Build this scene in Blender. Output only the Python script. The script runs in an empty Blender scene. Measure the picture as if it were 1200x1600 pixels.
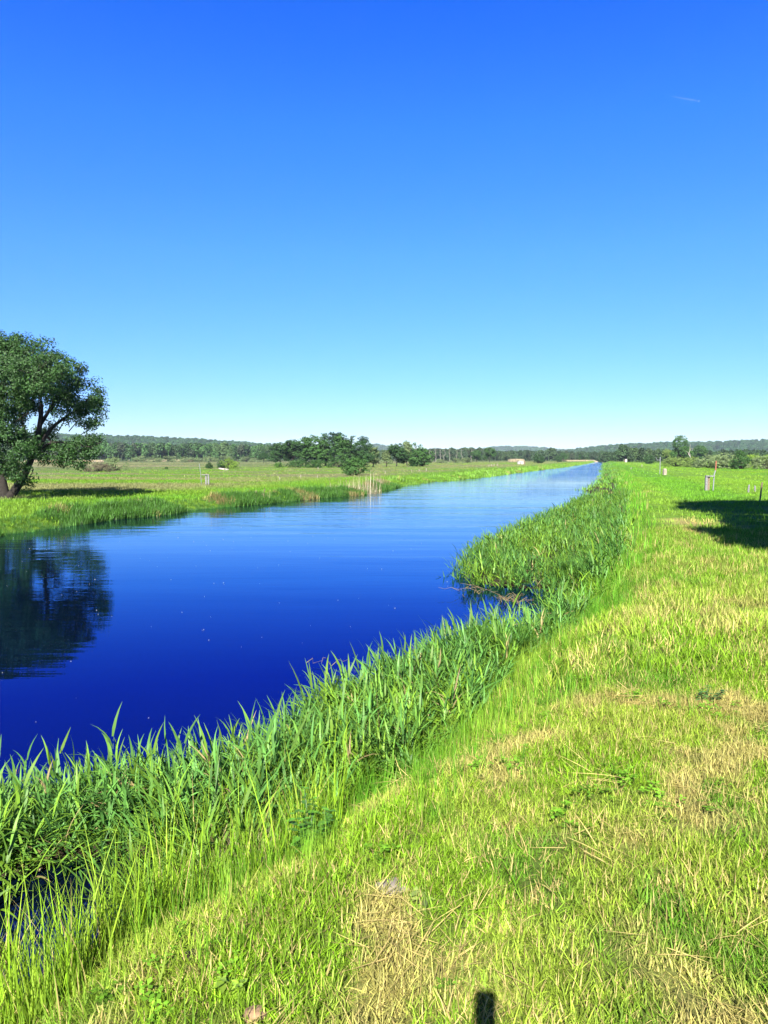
import bpy, math, random
import numpy as np
from mathutils import Vector

SC = bpy.context.scene
COL = SC.collection

# ------------------------------------------------------------------ camera
CZ = 2.8                       # eye height above the water level (water z = 0)
PITCH = math.radians(4.16)
F = 1600 * 26 / 36
cam = bpy.data.objects.new('camera', bpy.data.cameras.new('camera'))
COL.objects.link(cam)
SC.camera = cam
cam.data.sensor_fit = 'VERTICAL'
cam.data.sensor_height = 36
cam.data.lens = 26
cam.data.clip_start = 0.02
cam.data.clip_end = 60000
cam.location = (0, 0, CZ)
cam.rotation_euler = (math.radians(90) - PITCH, 0, 0)

# ------------------------------------------------------------------ light
SUN_EL = math.radians(37.0)
SUN_AZ = math.radians(8.0)     # shadows fall 8 degrees right of straight ahead
SC.view_settings.view_transform = 'Standard'
SC.view_settings.look = 'None'
SC.view_settings.gamma = 1
SC.view_settings.exposure = 1.95
SKY_STRENGTH = 0.05
HAZE = 0.00007
world = bpy.data.worlds.new("World")
SC.world = world
world.use_nodes = True
wn = world.node_tree
bg = wn.nodes['Background']
sky = wn.nodes.new('ShaderNodeTexSky')
sky.sky_type = 'NISHITA'
sky.sun_disc = False
sky.sun_elevation = SUN_EL
sky.sun_rotation = math.pi + SUN_AZ
sky.air_density, sky.dust_density, sky.ozone_density = 1.0, 0.0, 4.0
tc = wn.nodes.new('ShaderNodeTexCoord')
sp = wn.nodes.new('ShaderNodeSeparateXYZ')
wn.links.new(tc.outputs['Generated'], sp.inputs[0])
ramp = wn.nodes.new('ShaderNodeValToRGB')
wn.links.new(sp.outputs['Z'], ramp.inputs[0])
GR = [(0.0, .72, .95, 1.35), (.02, .82, 1.02, 1.3), (.10, .68, 1.12, 2.1), (.257, .52, 1.24, 2.4),
      (.395, .27, 1.17, 2.9), (.51, .07, .92, 3.0), (.68, .05, .45, 1.8), (1.0, .2, .4, 1.0)]
el = ramp.color_ramp.elements
while len(el) < len(GR):
    el.new(0.5)
for e, g in zip(el, GR):
    e.position = g[0]
    e.color = (g[1] / 4, g[2] / 4, g[3] / 4, 1)
mul = wn.nodes.new('ShaderNodeVectorMath'); mul.operation = 'MULTIPLY'
wn.links.new(sky.outputs[0], mul.inputs[0]); wn.links.new(ramp.outputs[0], mul.inputs[1])
scl = wn.nodes.new('ShaderNodeVectorMath'); scl.operation = 'SCALE'; scl.inputs[3].default_value = 2.07
wn.links.new(mul.outputs[0], scl.inputs[0]); wn.links.new(scl.outputs[0], bg.inputs[0])
bg.inputs[1].default_value = SKY_STRENGTH
sun = bpy.data.objects.new('sun', bpy.data.lights.new('sun', 'SUN'))
COL.objects.link(sun)
sun.data.energy = 5.0
sun.data.angle = math.radians(0.53)
sun.data.color = (1.0, 0.95, 0.86)
SUNDIR = Vector((math.sin(SUN_AZ) * math.cos(SUN_EL), math.cos(SUN_AZ) * math.cos(SUN_EL), -math.sin(SUN_EL)))
sun.rotation_euler = SUNDIR.to_track_quat('-Z', 'Y').to_euler()

# ------------------------------------------------------------------ helpers
def at(px, py, z=0.0):
    """point of the plane at height z seen at a photo pixel (1200x1600)"""
    u, v = (px - 600) / F, (800 - py) / F
    d = np.array([u, math.cos(PITCH) + v * math.sin(PITCH), v * math.cos(PITCH) - math.sin(PITCH)])
    return np.array([0, 0, CZ]) + d * ((z - CZ) / d[2])

def atd(px, py, y):
    """point seen at a photo pixel at forward distance y"""
    u, v = (px - 600) / F, (800 - py) / F
    d = np.array([u, math.cos(PITCH) + v * math.sin(PITCH), v * math.cos(PITCH) - math.sin(PITCH)])
    return np.array([0, 0, CZ]) + d * (y / d[1])

def hash2(ix, iy, seed):
    n = (ix.astype(np.int64) * 374761393 + iy.astype(np.int64) * 668265263 + seed * 144269) & 0x7fffffff
    n = ((n ^ (n >> 13)) * 1274126177) & 0x7fffffff
    return ((n ^ (n >> 16)) & 0xffff) / 65535.0

def vnoise(x, y, seed=0):
    x = np.asarray(x, float); y = np.asarray(y, float)
    ix = np.floor(x); iy = np.floor(y)
    fx = x - ix; fy = y - iy
    fx = fx * fx * (3 - 2 * fx); fy = fy * fy * (3 - 2 * fy)
    a = hash2(ix, iy, seed); b = hash2(ix + 1, iy, seed)
    c = hash2(ix, iy + 1, seed); d = hash2(ix + 1, iy + 1, seed)
    return (a * (1 - fx) + b * fx) * (1 - fy) + (c * (1 - fx) + d * fx) * fy

def fbm(x, y, scale, seed=0, octv=3):
    t = 0; a = 1; s = 0
    for k in range(octv):
        t = t + a * vnoise(np.asarray(x) / scale * 2 ** k, np.asarray(y) / scale * 2 ** k, seed + k * 17)
        s += a; a *= .5
    return t / s

def sstep(a, b, x):
    t = np.clip((np.asarray(x) - a) / (b - a), 0, 1)
    return t * t * (3 - 2 * t)

def mesh_np(name, V, Q, mat, attrs=None, smooth=True):
    """V (n,3); Q (m,4) int array of quads"""
    me = bpy.data.meshes.new(name)
    V = np.ascontiguousarray(V, np.float32); Q = np.ascontiguousarray(Q, np.int32)
    me.vertices.add(len(V)); me.vertices.foreach_set('co', V.ravel())
    if len(Q):
        k = Q.shape[1]
        me.loops.add(Q.size); me.loops.foreach_set('vertex_index', Q.ravel())
        me.polygons.add(len(Q))
        me.polygons.foreach_set('loop_start', np.arange(0, Q.size, k, dtype=np.int32))
        me.polygons.foreach_set('loop_total', np.full(len(Q), k, np.int32))
        me.polygons.foreach_set('use_smooth', np.full(len(Q), smooth))
    for n, (typ, dom, data) in (attrs or {}).items():
        a = me.attributes.new(n, typ, dom)
        key = {'FLOAT': 'value', 'INT': 'value', 'FLOAT_COLOR': 'color', 'FLOAT_VECTOR': 'vector'}[typ]
        a.data.foreach_set(key, np.ascontiguousarray(data, np.int32 if typ == 'INT' else np.float32).ravel())
    if mat: me.materials.append(mat)
    me.update(); me.validate()
    return me

def link(name, me, parent=None, loc=(0, 0, 0)):
    o = bpy.data.objects.new(name, me)
    COL.objects.link(o); o.location = loc
    if parent: o.parent = parent
    return o

def tag(o, label=None, cat=None, group=None, kind=None):
    if label: o['label'] = label
    if cat: o['category'] = cat
    if group: o['group'] = group
    if kind: o['kind'] = kind
    return o

def empty(name, loc, rz=0, sc=1.0):
    o = bpy.data.objects.new(name, None); COL.objects.link(o)
    o.location = loc; o.rotation_euler = (0, 0, rz); o.scale = (sc, sc, sc)
    o.empty_display_size = .2
    return o

class MB:
    """collects boxes and tubes into one mesh"""
    def __init__(s): s.V = []; s.Q = []; s.n = 0
    def add(s, V, Q):
        s.V.append(np.asarray(V, float)); s.Q.append(np.asarray(Q) + s.n); s.n += len(V)
    def box(s, c, size, rz=0, top=1.0):
        x, y, z = np.array(size) / 2
        P = np.array([[-x, -y, -z], [x, -y, -z], [x, y, -z], [-x, y, -z],
                      [-x * top, -y * top, z], [x * top, -y * top, z], [x * top, y * top, z], [-x * top, y * top, z]])
        ca, sa = math.cos(rz), math.sin(rz)
        P = np.c_[P[:, 0] * ca - P[:, 1] * sa, P[:, 0] * sa + P[:, 1] * ca, P[:, 2]] + np.array(c)
        s.add(P, [[0, 3, 2, 1], [4, 5, 6, 7], [0, 1, 5, 4], [1, 2, 6, 5], [2, 3, 7, 6], [3, 0, 4, 7]])
    def tube(s, path, rad, n=7, cap=True):
        P = np.asarray(path, float); m = len(P)
        rad = np.broadcast_to(np.asarray(rad, float), (m,))
        T = np.gradient(P, axis=0); T /= np.linalg.norm(T, axis=1)[:, None] + 1e-9
        ref = np.array([0, 0, 1.0]) if abs(T[0, 2]) < .8 else np.array([1.0, 0, 0])
        A = np.cross(T, ref); A /= np.linalg.norm(A, axis=1)[:, None] + 1e-9
        B = np.cross(T, A)
        an = np.linspace(0, 2 * math.pi, n, endpoint=False)
        V = P[:, None] + rad[:, None, None] * (np.cos(an)[None, :, None] * A[:, None] + np.sin(an)[None, :, None] * B[:, None])
        V = V.reshape(-1, 3)
        i = np.arange(m - 1)[:, None] * n; j = np.arange(n)[None]; j2 = (j + 1) % n
        Q = np.stack([i + j, i + j2, i + n + j2, i + n + j], -1).reshape(-1, 4)
        if cap:
            V = np.vstack([V, P[:1], P[-1:]])
            c0, c1 = m * n, m * n + 1
            ev = np.arange(0, n - n % 2, 2)
            Q = np.vstack([Q] + [[[c0, (k + 2) % n, (k + 1) % n, k]] for k in ev]
                          + [[[c1, (m - 1) * n + k, (m - 1) * n + (k + 1) % n, (m - 1) * n + (k + 2) % n]] for k in ev])
        s.add(V, Q)
    def mesh(s, name, mat, smooth=False):
        return mesh_np(name, np.vstack(s.V), np.vstack(s.Q), mat, smooth=smooth)
    def build(s, name, mat, parent=None, smooth=False):
        return link(name, s.mesh(name, mat, smooth), parent)

# ------------------------------------------------------------------ materials
ALB = .64                      # all surface colours below are scaled by this
def newmat(name):
    m = bpy.data.materials.new(name); m.use_nodes = True
    nt = m.node_tree
    return m, nt, nt.nodes['Principled BSDF'], nt.nodes['Material Output']

def simple(name, col, rough=.8, noise=.25, scale=6, bump=.2, metal=0, spec=.3):
    m, nt, bs, out = newmat(name)
    col = [c * ALB for c in col]
    tcn = nt.nodes.new('ShaderNodeTexCoord')
    nz = nt.nodes.new('ShaderNodeTexNoise'); nz.inputs['Scale'].default_value = scale; nz.inputs['Detail'].default_value = 5
    nt.links.new(tcn.outputs['Object'], nz.inputs['Vector'])
    r = nt.nodes.new('ShaderNodeValToRGB')
    r.color_ramp.elements[0].position = .3; r.color_ramp.elements[1].position = .7
    r.color_ramp.elements[0].color = (*[c * (1 - noise) for c in col], 1)
    r.color_ramp.elements[1].color = (*[min(1, c * (1 + noise)) for c in col], 1)
    nt.links.new(nz.outputs[0], r.inputs[0]); nt.links.new(r.outputs[0], bs.inputs['Base Color'])
    bs.inputs['Roughness'].default_value = rough
    bs.inputs['Metallic'].default_value = metal
    bs.inputs['Specular IOR Level'].default_value = spec
    if bump:
        b = nt.nodes.new('ShaderNodeBump'); b.inputs['Strength'].default_value = bump; b.inputs['Distance'].default_value = .05
        nt.links.new(nz.outputs[0], b.inputs['Height']); nt.links.new(b.outputs[0], bs.inputs['Normal'])
    return m

def leafmat(name, col=(.08, .2, .03), inst=False, transl=.35, gloss=.05, rough=.45, var=.45, tcol=(1.25, 1.15, .5), dry=0):
    """foliage: diffuse + translucent + a little gloss. 'tint' (0..1) is a per leaf
    variation, 'icol' the colour an instanced tuft carries"""
    m = bpy.data.materials.new(name); m.use_nodes = True
    nt = m.node_tree; nt.nodes.clear(); N = nt.nodes.new; L = nt.links.new
    out = N('ShaderNodeOutputMaterial')
    if inst:
        c = N('ShaderNodeAttribute'); c.attribute_type = 'INSTANCER'; c.attribute_name = 'icol'; csock = c.outputs['Color']
    else:
        c = N('ShaderNodeRGB'); c.outputs[0].default_value = (*col, 1); csock = c.outputs[0]
        oi = N('ShaderNodeObjectInfo')
    t = N('ShaderNodeAttribute'); t.attribute_name = 'tint'
    mr = N('ShaderNodeMapRange'); mr.inputs['To Min'].default_value = (1 - var) * ALB; mr.inputs['To Max'].default_value = (1 + var) * ALB
    L(t.outputs['Fac'], mr.inputs['Value'])
    v = N('ShaderNodeVectorMath'); v.operation = 'SCALE'
    L(csock, v.inputs[0]); L(mr.outputs[0], v.inputs[3])
    if dry:                                            # some blades of every tuft are straw
        st = N('ShaderNodeMapRange'); st.inputs['From Min'].default_value = 1 - dry; st.inputs['From Max'].default_value = 1 - dry + .02
        L(t.outputs['Fac'], st.inputs['Value'])
        mm = N('ShaderNodeMix'); mm.data_type = 'RGBA'; L(st.outputs[0], mm.inputs[0]); L(v.outputs[0], mm.inputs[6]); mm.inputs[7].default_value = (.62 * ALB, .52 * ALB, .19 * ALB, 1)
        v2 = N('ShaderNodeVectorMath'); v2.operation = 'SCALE'; v2.inputs[3].default_value = 1; L(mm.outputs[2], v2.inputs[0]); v = v2
    d = N('ShaderNodeBsdfDiffuse'); L(v.outputs[0], d.inputs[0])
    tv = N('ShaderNodeVectorMath'); tv.operation = 'MULTIPLY'; tv.inputs[1].default_value = tcol
    L(v.outputs[0], tv.inputs[0])
    tr = N('ShaderNodeBsdfTranslucent'); L(tv.outputs[0], tr.inputs[0])
    mx = N('ShaderNodeMixShader'); mx.inputs[0].default_value = transl
    L(d.outputs[0], mx.inputs[1]); L(tr.outputs[0], mx.inputs[2])
    g = N('ShaderNodeBsdfGlossy'); g.inputs['Roughness'].default_value = rough; g.inputs['Color'].default_value = (1, 1, 1, 1)
    mx2 = N('ShaderNodeMixShader'); mx2.inputs[0].default_value = gloss
    L(mx.outputs[0], mx2.inputs[1]); L(g.outputs[0], mx2.inputs[2]); L(mx2.outputs[0], out.inputs[0])
    return m

M_GRASS = leafmat('grass_blade', inst=True, transl=.35, gloss=.008, rough=.6, var=.5, dry=.09)
M_FARG = leafmat('far_grass_blade', inst=True, transl=.3, gloss=.01, rough=.7, var=.3)
M_REED = leafmat('reed_leaf', inst=True, transl=.3, gloss=.012, rough=.5, var=.45)
M_TREEI = leafmat('wood_leaf', inst=True, transl=.2, gloss=.015, rough=.7, var=.5)
M_BARK = simple('dark_bark', (.028, .023, .018), .95, .4, 9, .6)
M_PALEBARK = simple('pale_bark', (.42, .38, .32), .9, .3, 5, .3)
M_GREYWOOD = simple('weathered_grey_wood', (.22, .22, .21), .9, .3, 14, .3)
M_BROWNWOOD = simple('brown_wood', (.20, .15, .095), .9, .35, 14, .3)
M_LIGHTWOOD = simple('light_wood', (.34, .30, .24), .9, .2, 8, .1)
M_WHITE = simple('white_paint', (.62, .58, .52), .7, .1, 8, .1)
M_DRYSTALK = simple('dead_stalk', (.20, .15, .07), .9, .5, 12, .2)
M_RED = simple('orange_red_paint', (.30, .11, .06), .6, .15, 12, .1)
M_METAL = simple('galvanised_pipe', (.24, .26, .27), .6, .15, 20, .05, .1)
M_STONE = simple('field_stone', (.24, .21, .17), .9, .35, 9, .5)
M_HOLE = simple('dark_hole_soil', (.05, .032, .02), 1, .4, 20, .8)

# ------------------------------------------------------------------ the lie of the land
NEAR = np.array([at(*p)[:2] for p in [(-900, 2600), (-300, 1760), (-80, 1580), (60, 1475), (180, 1440), (300, 1385), (400, 1310), (520, 1255), (620, 1195),
        (700, 1120), (770, 1050), (852, 1000), (888, 960), (900, 925), (918, 880), (935, 840), (952, 805), (960, 780), (962, 762),
        (958, 745), (952, 733), (948, 725), (945.5, 720.5), (944, 718.2)]])
OUTER = np.array([at(*p)[:2] for p in [(-900, 1900), (-300, 1400), (0, 1262), (130, 1245), (270, 1232), (400, 1205), (450, 1165), (560, 1095), (640, 1050), (720, 1020),
        (780, 1010), (838, 1000), (876, 962), (845, 928), (740, 917), (712, 902), (728, 878), (758, 856), (800, 836), (850, 815), (880, 800), (912, 783), (915, 774),
        (908, 766), (930, 754), (938, 743), (939, 733), (942, 725), (942.5, 720.5), (942, 718.2)]])
FAR = np.array([at(*p)[:2] for p in [(-1500, 1150), (-600, 905), (-150, 862), (0, 836), (60, 829), (115, 820), (170, 812), (240, 806), (300, 797), (400, 788), (500, 778), (560, 774), (590, 767),
        (640, 757), (690, 752), (740, 747.5), (800, 740), (850, 734), (890, 729), (920, 724), (934, 720.5), (938, 718.2)]])

def polydist(P, x, y):
    x = np.asarray(x, float); y = np.asarray(y, float)
    best = np.full(x.shape, 1e9)
    for a, b in zip(P[:-1], P[1:]):
        d = b - a; l = d @ d
        t = np.clip(((x - a[0]) * d[0] + (y - a[1]) * d[1]) / l, 0, 1)
        best = np.minimum(best, np.hypot(x - a[0] - t * d[0], y - a[1] - t * d[1]))
    return best

def inpoly(P, x, y):
    ins = np.zeros(np.shape(x), bool)
    for a, b in zip(P, np.roll(P, -1, axis=0)):
        if a[1] == b[1]: continue
        c = ((a[1] > y) != (b[1] > y)) & (x < (b[0] - a[0]) * (y - a[1]) / (b[1] - a[1]) + a[0])
        ins ^= c
    return ins

POND = at(125, 1405, 0)
RIVER = np.vstack([NEAR, FAR[::-1]])
OPEN = np.vstack([OUTER, FAR[::-1]])      # the part of the river without reeds
NEARLAND = np.vstack([NEAR, [[9000, NEAR[-1][1]], [9000, NEAR[0][1]]]])

def land(x, y):
    """(side, d): side 0 water, 1 near bank, 2 far bank; d distance to the shore"""
    dn, df = polydist(NEAR, x, y), polydist(FAR, x, y)
    riv = inpoly(RIVER, x, y); nl = inpoly(NEARLAND, x, y)
    side = np.where(riv, 0, np.where(nl | ((dn < df) & (y > 0) & (x > 0)), 1, 2))
    d = np.where(side == 0, np.minimum(dn, df), np.where(side == 1, dn, df))
    return side, d

def height(x, y):
    x = np.asarray(x, float); y = np.asarray(y, float)
    side, d = land(x, y)
    n1 = fbm(x, y, 2.3, 5) - .5; n2 = fbm(x, y, .45, 9) - .5; n3 = fbm(x, y, 25, 31) - .5
    zn = -.08 + .95 * sstep(-.1, 1.9, d) - .52 * sstep(8.5, 15, d) + .07 * n1 * sstep(0, 2, d) + .05 * n2 + .25 * n3 * sstep(14, 40, d)
    zf = -.08 + .48 * sstep(-.1, 1.6, d) + .08 * n1 + .22 * n3 * sstep(4, 25, d)
    zw = -.08 - 1.0 * sstep(0, 2.5, d) + .03 * n2
    zone = inpoly(RIVER, x, y) & ~inpoly(OPEN, x, y)
    do = polydist(OUTER, x, y)
    zw = np.where(zone, np.minimum(-.35 + .45 * sstep(0, .45, do), .03 + .12 * n1 + .1 * n2) - .5 * (1 - sstep(.7, 1.15, np.hypot((x - POND[0]) / .6, (y - POND[1]) / .42))), zw)
    z = np.where(side == 0, zw, np.where(side == 1, zn, zf))
    R = np.hypot(x, y)
    return z * (1 - sstep(900, 1600, R)) + .35 * sstep(900, 1600, R)

# colour of the turf (albedo)
C_YEL = np.array([.37, .53, .05]); C_GRN = np.array([.12, .33, .018]); C_STR = np.array([.66, .54, .19]); C_LIM = np.array([.26, .48, .02])
def lerp(a, b, t): return a * (1 - t[..., None]) + b * t[..., None]
BARE = [(*at(1085, 822, .8)[:2], 1.0), (*at(1060, 815, .8)[:2], .6), (*at(1000, 770, .8)[:2], .9), (*at(1090, 838, .8)[:2], .5), (*at(975, 830, .8)[:2], .35)]
def straw(x, y): return .35 * fbm(x + 40, y, 1.3, 71) + .65 * fbm(x, y + 30, .35, 72)
def gcolor(x, y):
    x = np.asarray(x, float); y = np.asarray(y, float)
    side, d = land(x, y)
    sh = x.shape + (3,)
    a = fbm(x, y, .9, 3); b = straw(x, y); c = fbm(x, y, .32, 23)
    cn = lerp(np.broadcast_to(C_YEL, sh), C_LIM, sstep(.45, .62, a))
    cn = lerp(cn, C_GRN, sstep(.54, .68, .6 * fbm(x + 9, y + 5, 1.4, 41) + .4 * fbm(x, y, .3, 42)) * .85)
    cn = lerp(cn, C_STR, sstep(.52, .64, b) * .75 * (1 - sstep(9, 22, y)) * sstep(.6, 1.8, d))
    cn = lerp(cn, np.array([.21, .42, .035]) * (.75 + .5 * fbm(x, y * .5, 2.2, 66))[..., None], sstep(5, 18, y) * .72)
    for (bx_, by_, br_) in BARE:
        cn = lerp(cn, C_STR * 1.1, .9 * (1 - sstep(.3, 1.0, np.hypot((x - bx_) / br_, (y - by_) / (br_ * 1.5)) + .8 * (c - .5))))
    # two wheel tracks and the mown strip along the levee
    off = (x - .29 * y)
    cn = lerp(cn, C_GRN * 1.25, sstep(3.2, 4.6, off) * (1 - sstep(6.5, 9, off)) * sstep(14, 26, y) * .7)
    cn = lerp(cn, C_LIM * .9, sstep(10, 22, d) * .8)
    m = fbm(x, y * 2.2, 22, 57)
    cn = lerp(cn, C_GRN * 1.3, sstep(.5, .68, m) * sstep(12, 24, d) * .6)
    # far meadow: bright by the water, then bands of sedge and straw
    cf = lerp(np.broadcast_to(C_LIM * np.array([.75, .76, 1.3]), sh), C_GRN * 1.2, sstep(.48, .66, fbm(x, y, 3, 13)) * .6)
    s1 = sstep(.40, .52, fbm(x * .25, y, 6.5, 19)) * sstep(7, 16, d)
    cf = lerp(cf, np.array([.31, .30, .13]), s1 * .85)
    far = sstep(50, 110, d)
    cf = lerp(cf, np.array([.19, .23, .09]), far * .8)
    s2 = sstep(.5, .6, fbm(x * .2, y, 28, 29))
    cf = lerp(cf, np.array([.40, .36, .19]), far * s2 * .6)
    col = np.where((side == 2)[..., None], cf, cn)
    return col * (.82 + .36 * c)[..., None]

# ------------------------------------------------------------------ ground
def axis(lim_neg, lim_pos, d0, g):
    p = [0.0]; s = d0
    while p[-1] < lim_pos: p.append(p[-1] + s); s *= g
    n = [0.0]; s = d0
    while n[-1] > -lim_neg: n.append(n[-1] - s); s *= g
    return np.array(n[:0:-1] + p)
gx = axis(9000, 9000, .09, 1.022)
gy = axis(900, 9000, .09, 1.0165)
X, Y = np.meshgrid(gx, gy)
Z = height(X, Y)
nx, ny = len(gx), len(gy)
i = (np.arange(ny - 1)[:, None] * nx + np.arange(nx - 1)[None]).ravel()
Q = np.stack([i, i + 1, i + 1 + nx, i + nx], 1)
near_ = 1 - sstep(9, 30, np.hypot(X, Y))
gc = lerp(gcolor(X, Y) * .62, .25 * gcolor(X, Y) + np.array([.065, .08, .022]), near_)
sd_, dd_ = land(X, Y)
mud = (1 - sstep(.0, .5, dd_)) * (sd_ > 0)
gc = lerp(gc, np.array([.05, .038, .022]), np.maximum(mud * .9, (sd_ == 0) * 1.0))

mg, nt, bs, out = newmat('turf_and_soil')
A = nt.nodes.new('ShaderNodeAttribute'); A.attribute_name = 'gcol'
geo = nt.nodes.new('ShaderNodeNewGeometry')
n1 = nt.nodes.new('ShaderNodeTexNoise'); n1.inputs['Scale'].default_value = 26; n1.inputs['Detail'].default_value = 6; n1.inputs['Roughness'].default_value = .7
n2 = nt.nodes.new('ShaderNodeTexNoise'); n2.inputs['Scale'].default_value = 1.7; n2.inputs['Detail'].default_value = 8; n2.inputs['Roughness'].default_value = .75
nt.links.new(geo.outputs['Position'], n1.inputs['Vector']); nt.links.new(geo.outputs['Position'], n2.inputs['Vector'])
ad = nt.nodes.new('ShaderNodeMath'); ad.operation = 'ADD'; nt.links.new(n1.outputs[0], ad.inputs[0]); nt.links.new(n2.outputs[0], ad.inputs[1])
mr = nt.nodes.new('ShaderNodeMapRange'); mr.inputs['From Min'].default_value = .7; mr.inputs['From Max'].default_value = 1.3
mr.inputs['To Min'].default_value = .45 * ALB; mr.inputs['To Max'].default_value = 1.35 * ALB
nt.links.new(ad.outputs[0], mr.inputs['Value'])
vs = nt.nodes.new('ShaderNodeVectorMath'); vs.operation = 'SCALE'
nt.links.new(A.outputs['Color'], vs.inputs[0]); nt.links.new(mr.outputs[0], vs.inputs[3])
nt.links.new(vs.outputs[0], bs.inputs['Base Color'])
bs.inputs['Roughness'].default_value = 1; bs.inputs['Specular IOR Level'].default_value = .1
bp = nt.nodes.new('ShaderNodeBump'); bp.inputs['Strength'].default_value = .8; bp.inputs['Distance'].default_value = .04
nt.links.new(n1.outputs[0], bp.inputs['Height']); nt.links.new(bp.outputs[0], bs.inputs['Normal'])
me = mesh_np('ground', np.c_[X.ravel(), Y.ravel(), Z.ravel()], Q, mg,
             {'gcol': ('FLOAT_COLOR', 'POINT', np.c_[gc.reshape(-1, 3), np.ones(gc.size // 3)])})
tag(link('ground', me), 'grassy meadow and levee ground either side of the canal', kind='structure')

# ------------------------------------------------------------------ water
mw, nt, bs, out = newmat('canal_water')
nt.nodes.remove(bs)
deep = nt.nodes.new('ShaderNodeBsdfDiffuse'); deep.inputs[0].default_value = (.001, .003, .009, 1)
gls = nt.nodes.new('ShaderNodeBsdfGlossy'); gls.inputs['Roughness'].default_value = .012
fr_ = nt.nodes.new('ShaderNodeFresnel'); fr_.inputs['IOR'].default_value = 2.1
gt = nt.nodes.new('ShaderNodeValToRGB')         # sky reflection tinted in the colour: deep blue when steep, near white when grazing
WR = [(.10, .05, .09, .85), (.29, .05, .14, .9), (.45, .26, .56, 1), (.56, .56, .80, 1), (.68, .68, .88, 1), (.85, .95, 1, 1)]
while len(gt.color_ramp.elements) < len(WR): gt.color_ramp.elements.new(.5)
for e_, w_ in zip(gt.color_ramp.elements, WR): e_.position = w_[0]; e_.color = (*w_[1:], 1)
nt.links.new(fr_.outputs[0], gt.inputs[0]); nt.links.new(gt.outputs[0], gls.inputs['Color'])
wmix = nt.nodes.new('ShaderNodeMixShader')
nt.links.new(fr_.outputs[0], wmix.inputs[0]); nt.links.new(deep.outputs[0], wmix.inputs[1]); nt.links.new(gls.outputs[0], wmix.inputs[2])
nt.links.new(wmix.outputs[0], out.inputs[0])
geo = nt.nodes.new('ShaderNodeNewGeometry')
def wnoise(scale, sy, det):
    mp = nt.nodes.new('ShaderNodeMapping'); mp.inputs['Scale'].default_value = (1, sy, 1); mp.inputs['Rotation'].default_value = (0, 0, math.radians(4))
    nt.links.new(geo.outputs['Position'], mp.inputs[0])
    n = nt.nodes.new('ShaderNodeTexNoise'); n.inputs['Scale'].default_value = scale; n.inputs['Detail'].default_value = det
    nt.links.new(mp.outputs[0], n.inputs['Vector'])
    return n.outputs[0]
a = wnoise(.8, 5.5, 2); b = wnoise(5, 2.4, 2); patch = wnoise(.035, 1.3, 2)
# ripples: almost none in the sheltered near water, more farther up the canal
sx = nt.nodes.new('ShaderNodeSeparateXYZ'); nt.links.new(geo.outputs['Position'], sx.inputs[0])
amp = nt.nodes.new('ShaderNodeMapRange'); amp.inputs['From Min'].default_value = 8; amp.inputs['From Max'].default_value = 45
amp.inputs['To Min'].default_value = .15; amp.inputs['To Max'].default_value = .4
nt.links.new(sx.outputs['Y'], amp.inputs['Value'])
pm = nt.nodes.new('ShaderNodeMapRange'); pm.inputs['From Min'].default_value = .35; pm.inputs['From Max'].default_value = .6; pm.inputs['To Min'].default_value = .25
nt.links.new(patch, pm.inputs['Value'])
amp2 = nt.nodes.new('ShaderNodeMapRange'); amp2.inputs['From Min'].default_value = 85; amp2.inputs['From Max'].default_value = 150
amp2.inputs['To Min'].default_value = 0; amp2.inputs['To Max'].default_value = 1.6
nt.links.new(sx.outputs['Y'], amp2.inputs['Value'])
aa = nt.nodes.new('ShaderNodeMath'); aa.operation = 'ADD'; nt.links.new(amp.outputs[0], aa.inputs[0]); nt.links.new(amp2.outputs[0], aa.inputs[1])
am = nt.nodes.new('ShaderNodeMath'); am.operation = 'MULTIPLY'; nt.links.new(aa.outputs[0], am.inputs[0]); nt.links.new(pm.outputs[0], am.inputs[1])
swell = wnoise(.07, 6.5, 3)
h0 = nt.nodes.new('ShaderNodeMath'); h0.operation = 'MULTIPLY_ADD'; h0.inputs[1].default_value = 6.0
nt.links.new(swell, h0.inputs[0]); nt.links.new(a, h0.inputs[2])
hs = nt.nodes.new('ShaderNodeMath'); hs.operation = 'MULTIPLY_ADD'; hs.inputs[1].default_value = .09
nt.links.new(b, hs.inputs[0]); nt.links.new(h0.outputs[0], hs.inputs[2])
bp = nt.nodes.new('ShaderNodeBump'); bp.inputs['Distance'].default_value = .035
nt.links.new(am.outputs[0], bp.inputs['Strength']); nt.links.new(hs.outputs[0], bp.inputs['Height'])
nt.links.new(bp.outputs[0], gls.inputs['Normal'])
wv = np.array([[-160, -40, 0], [260, -40, 0], [640, 1500, 0], [-20, 1500, 0]], float)
tag(link('water', mesh_np('water', wv, np.array([[0, 1, 2, 3]]), mw, smooth=False)), 'calm deep blue canal water mirroring the sky', kind='structure')

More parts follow.
